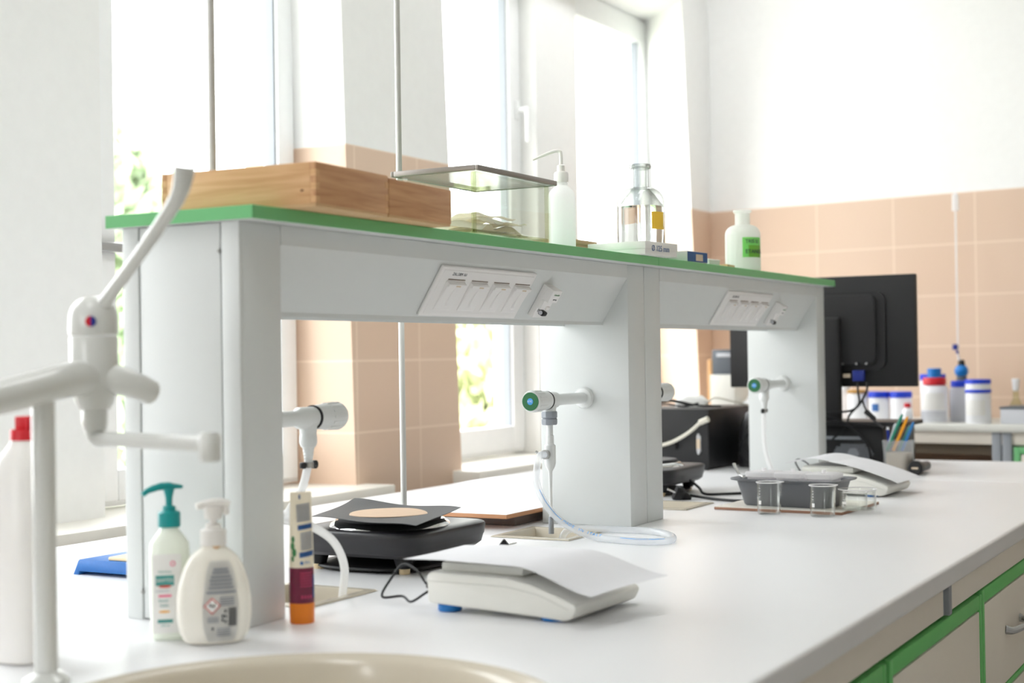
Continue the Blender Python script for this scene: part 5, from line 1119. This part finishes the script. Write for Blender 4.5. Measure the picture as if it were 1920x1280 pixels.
def jar(u, dpt, r, h, label, body='jarwhite', lid='lidblue', lidh=0.022, extra=None, z0=0.0, square=False, neck=None):
    o = thing('chemical_jar', label, 'jar', bw(u, dpt, CT + z0 + 0.0002), BWR, 'chemical jars on the end wall counter')
    mb = MB(); e = 5 if square else 2
    if neck: mb.loft([(0, r*0.94, r*0.94, e), (0.004, r, r, e), (h*0.62, r, r, e), (h*0.67, r*0.9, r*0.9, e), (h*0.70, neck*1.2, neck*1.2, 2), (h - lidh, neck, neck, 2)], 36)
    else: mb.loft([(0, r*0.94, r*0.94, e), (0.004, r, r, e), (h - lidh - 0.008, r, r, e), (h - lidh, r*0.94, r*0.94, 2)], 36)
    mb.build('body', body, o)
    lr = (neck*1.12 if neck else r*1.03)
    if lid:
        mb = MB(); mb.lathe([(0, h - lidh + 0.0003), (lr, h - lidh + 0.0003), (lr, h - 0.002), (lr - 0.002, h), (0, h)], 36); mb.build('lid', lid, o)
    if extra: extra(o, r, h)
    return o
def ring_extra(z0f, z1f, m, nm='label', half=1.2):
    def f(o, r, h):
        mb = MB(); patch(mb, r + 0.0004, -PI/2 - half, -PI/2 + half, h*z0f, h*z1f, n=14); mb.build(nm, m, o)
    return f
jar(0.842, 0.40, 0.0385, 0.118, 'white jar with an ochre lid just below the monitor edge', lid='brownlid', lidh=0.012)
jar(0.772, 0.36, 0.022, 0.13, 'slim hazy bottle behind the ochre lidded jar', body='hazeplastic', lid='jarwhite', lidh=0.014)
jar(0.927, 0.40, 0.0385, 0.112, 'white jar with blue lid and a blue sticker under the monitor', extra=ring_extra(0.35, 0.6, 'inkblue', 'sticker', 0.35))
jar(1.013, 0.40, 0.0395, 0.112, 'white blue lidded jar behind the little red capped bottle')
jar(1.068, 0.475, 0.019, 0.072, 'little white bottle with a red cap', body='jarwhite', lid='red', lidh=0.016, neck=0.011)
jar(1.098, 0.30, 0.046, 0.175, 'tall white blue lidded jar partly behind the red collared bottle')
def redcollar(o, r, h):
    mb = MB(); mb.lathe([(0, h - 0.060), (0.041, h - 0.060), (0.042, h - 0.040), (0.038, h - 0.0335), (0, h - 0.0335)], 32); mb.build('red_collar', 'red', o)
    mb = MB(); patch(mb, r + 0.001, -PI/2 - 1.0, -PI/2 + 1.1, h*0.24, h*0.55, n=14); mb.build('label', 'label', o)
    mb = MB(); patch(mb, r + 0.0006, -PI/2 - 1.3, -PI/2 + 1.3, 0.006, h*0.22, n=14); mb.build('grey_band', 'jargrey', o)
jar(1.150, 0.42, 0.048, 0.198, 'white bottle with a broad red collar under a blue cap', lid='capblue', lidh=0.036, neck=0.022, extra=redcollar)
jar(1.214, 0.315, 0.038, 0.150, 'square grey blue lidded jar between the red collared bottle and double lidded jar', body='jargrey', square=True)
def second_lid(o, r, h):
    mb = MB(); mb.lathe([(0, h), (r*1.0, h), (r*1.0, h + 0.020), (r*1.02, h + 0.020), (r*1.02, h + 0.036), (0, h + 0.037)], 36, mi=1)
    for f in mb.bm.faces: f.material_index = 1 if f.calc_center_median().z > h + 0.019 else 0
    mb.build('upper_lid', ['jarwhite', 'lidblue'], o)
    mb = MB(); patch(mb, r + 0.0004, -PI/2 - 0.9, -PI/2 + 0.9, 0.03, 0.085, n=12); mb.build('label', 'label', o)
jar(1.318, 0.44, 0.0440, 0.122, 'white jar with two stacked blue lids nearest the cabinet end', lidh=0.012, extra=second_lid)
o = thing('burette_bottle', 'dark bottle with teal ball fitting carrying a tall glass burette', 'burette', bw(1.172, 0.20, CT + 0.0002), BWR)
mb = MB(); mb.lathe([(0, 0), (0.045, 0), (0.046, 0.004), (0.046, 0.11), (0.03, 0.14), (0.02, 0.15), (0.018, 0.165), (0, 0.165)], 32); mb.build('bottle', 'greydevice', o)
mb = MB(); mb.lathe([(0, 0.158)] + [(0.026*math.cos(a), 0.184 + 0.026*math.sin(a)) for a in [-PI/2 + 0.35 + i*(PI - 0.5)/10 for i in range(11)]] + [(0, 0.21)], 28); mb.build('ball_fitting', 'capblue', o)
mb = MB(); mb.cyl((0, 0, 0.206), (0, 0, 0.226), 0.014, 0.011, seg=18); mb.build('stopper', 'black', o)
mb = MB(); mb.cyl((-0.012, 0, 0.226), (-0.012, 0, 0.80), 0.0036, seg=14); mb.tube([(0, 0, 0.22), (-0.01, 0, 0.235), (-0.012, 0, 0.25)], 0.005, 10); mb.build('burette_tube', 'hazeplastic', o)
mb = MB(); mb.box((-0.020, -0.008, 0.275), (0.020, 0.012, 0.022), 0.004); mb.cyl((-0.012, -0.008, 0.262), (-0.012, -0.008, 0.25), 0.005, seg=10); mb.build('stopcock', 'pennavy', o)
mb = MB(); mb.lathe([(0, 0.79), (0.013, 0.79), (0.012, 0.85), (0, 0.862)], 18, T(-0.012, 0, 0)); mb.build('top_cap', 'hazeplastic', o)
o = thing('stoppered_flask', 'small brown glass flask with a pale stopper near the cabinet end of the counter', 'flask', bw(1.365, 0.17, CT + 0.0002), BWR)
mb = MB(); mb.lathe([(0, 0), (0.026, 0), (0.028, 0.004), (0.026, 0.05), (0.012, 0.08), (0.010, 0.11), (0, 0.11)], 28); mb.build('body', 'greenglass', o)
mb = MB(); mb.cyl((0, 0, 0.108), (0, 0, 0.155), 0.011, 0.015, seg=18, bev=0.003); mb.build('stopper', 'jarwhite', o)
o = thing('metal_case', 'flat grey metal case at the cabinet end of the counter', 'case', bw(1.545, 0.36, CT + 0.0002), BWR)
mb = MB(); mb.span(-0.15, 0.15, -0.08, 0.10, 0, 0.052, 0.003); mb.build('body', 'jargrey', o)
mb = MB(); mb.span(-0.152, 0.152, -0.082, 0.102, 0.0522, 0.060, 0.002); mb.build('lid', 'greydevice', o)
mb = MB(); mb.span(-0.06, 0.06, -0.085, -0.0805, 0.010, 0.032, 0.001); mb.build('front_slot', 'greydevice', o)
mb = MB(); mb.span(-0.05, 0.08, -0.03, 0.03, 0, 0.036, 0.003); tag(mb.build('wood_block', 'tan', None, bw(1.54, 0.30, CT + 0.0606), BWR), 'tan wooden block on top of the flat grey metal case', 'block')
# analyser at the far end of the counter, seen through the shelf opening
o = thing('lab_analyser', 'pale upright analyser with slate top seen through the shelf opening beside the monitor', 'analyser', bw(0.300, 0.36, CT + 0.0002), BWR)
mb = MB(); mb.span(-0.05, 0.06, -0.12, 0.10, 0, 0.180, 0.004); mb.build('base_unit', 'balance', o)
mb = MB(); mb.span(-0.042, 0.055, -0.115, 0.10, 0.1805, 0.280, 0.004); mb.build('upper_unit', 'greydevice', o)
mb = MB(); mb.span(-0.02, 0.045, -0.118, -0.1145, 0.250, 0.265, 0.001); mb.build('display', 'jargrey', o)
mb = MB(); mb.span(0, 0.02, 0, 0.14, 0, 0.24, 0.002); tag(mb.build('wood_plank', 'tan', None, bw(0.205, 0.42, CT + 0.0002), BWR), 'upright tan wooden plank leaning beside the pale analyser', 'plank')
o = thing('white_container', 'white lidded tub beside the pale analyser and the monitor edge', 'tub', bw(0.405, 0.42, CT + 0.0002), BWR)
mb = MB(); mb.loft([(0, 0.036, 0.03, 2.5), (0.05, 0.04, 0.034, 2.5), (0.07, 0.036, 0.03, 2.3), (0.08, 0.02, 0.018, 2)], 32); mb.build('body', 'jarwhite', o)
mb = MB(); mb.lathe([(0, 0.08), (0.02, 0.08), (0.018, 0.092), (0, 0.094)], 20); mb.build('lid', 'jarwhite', o)
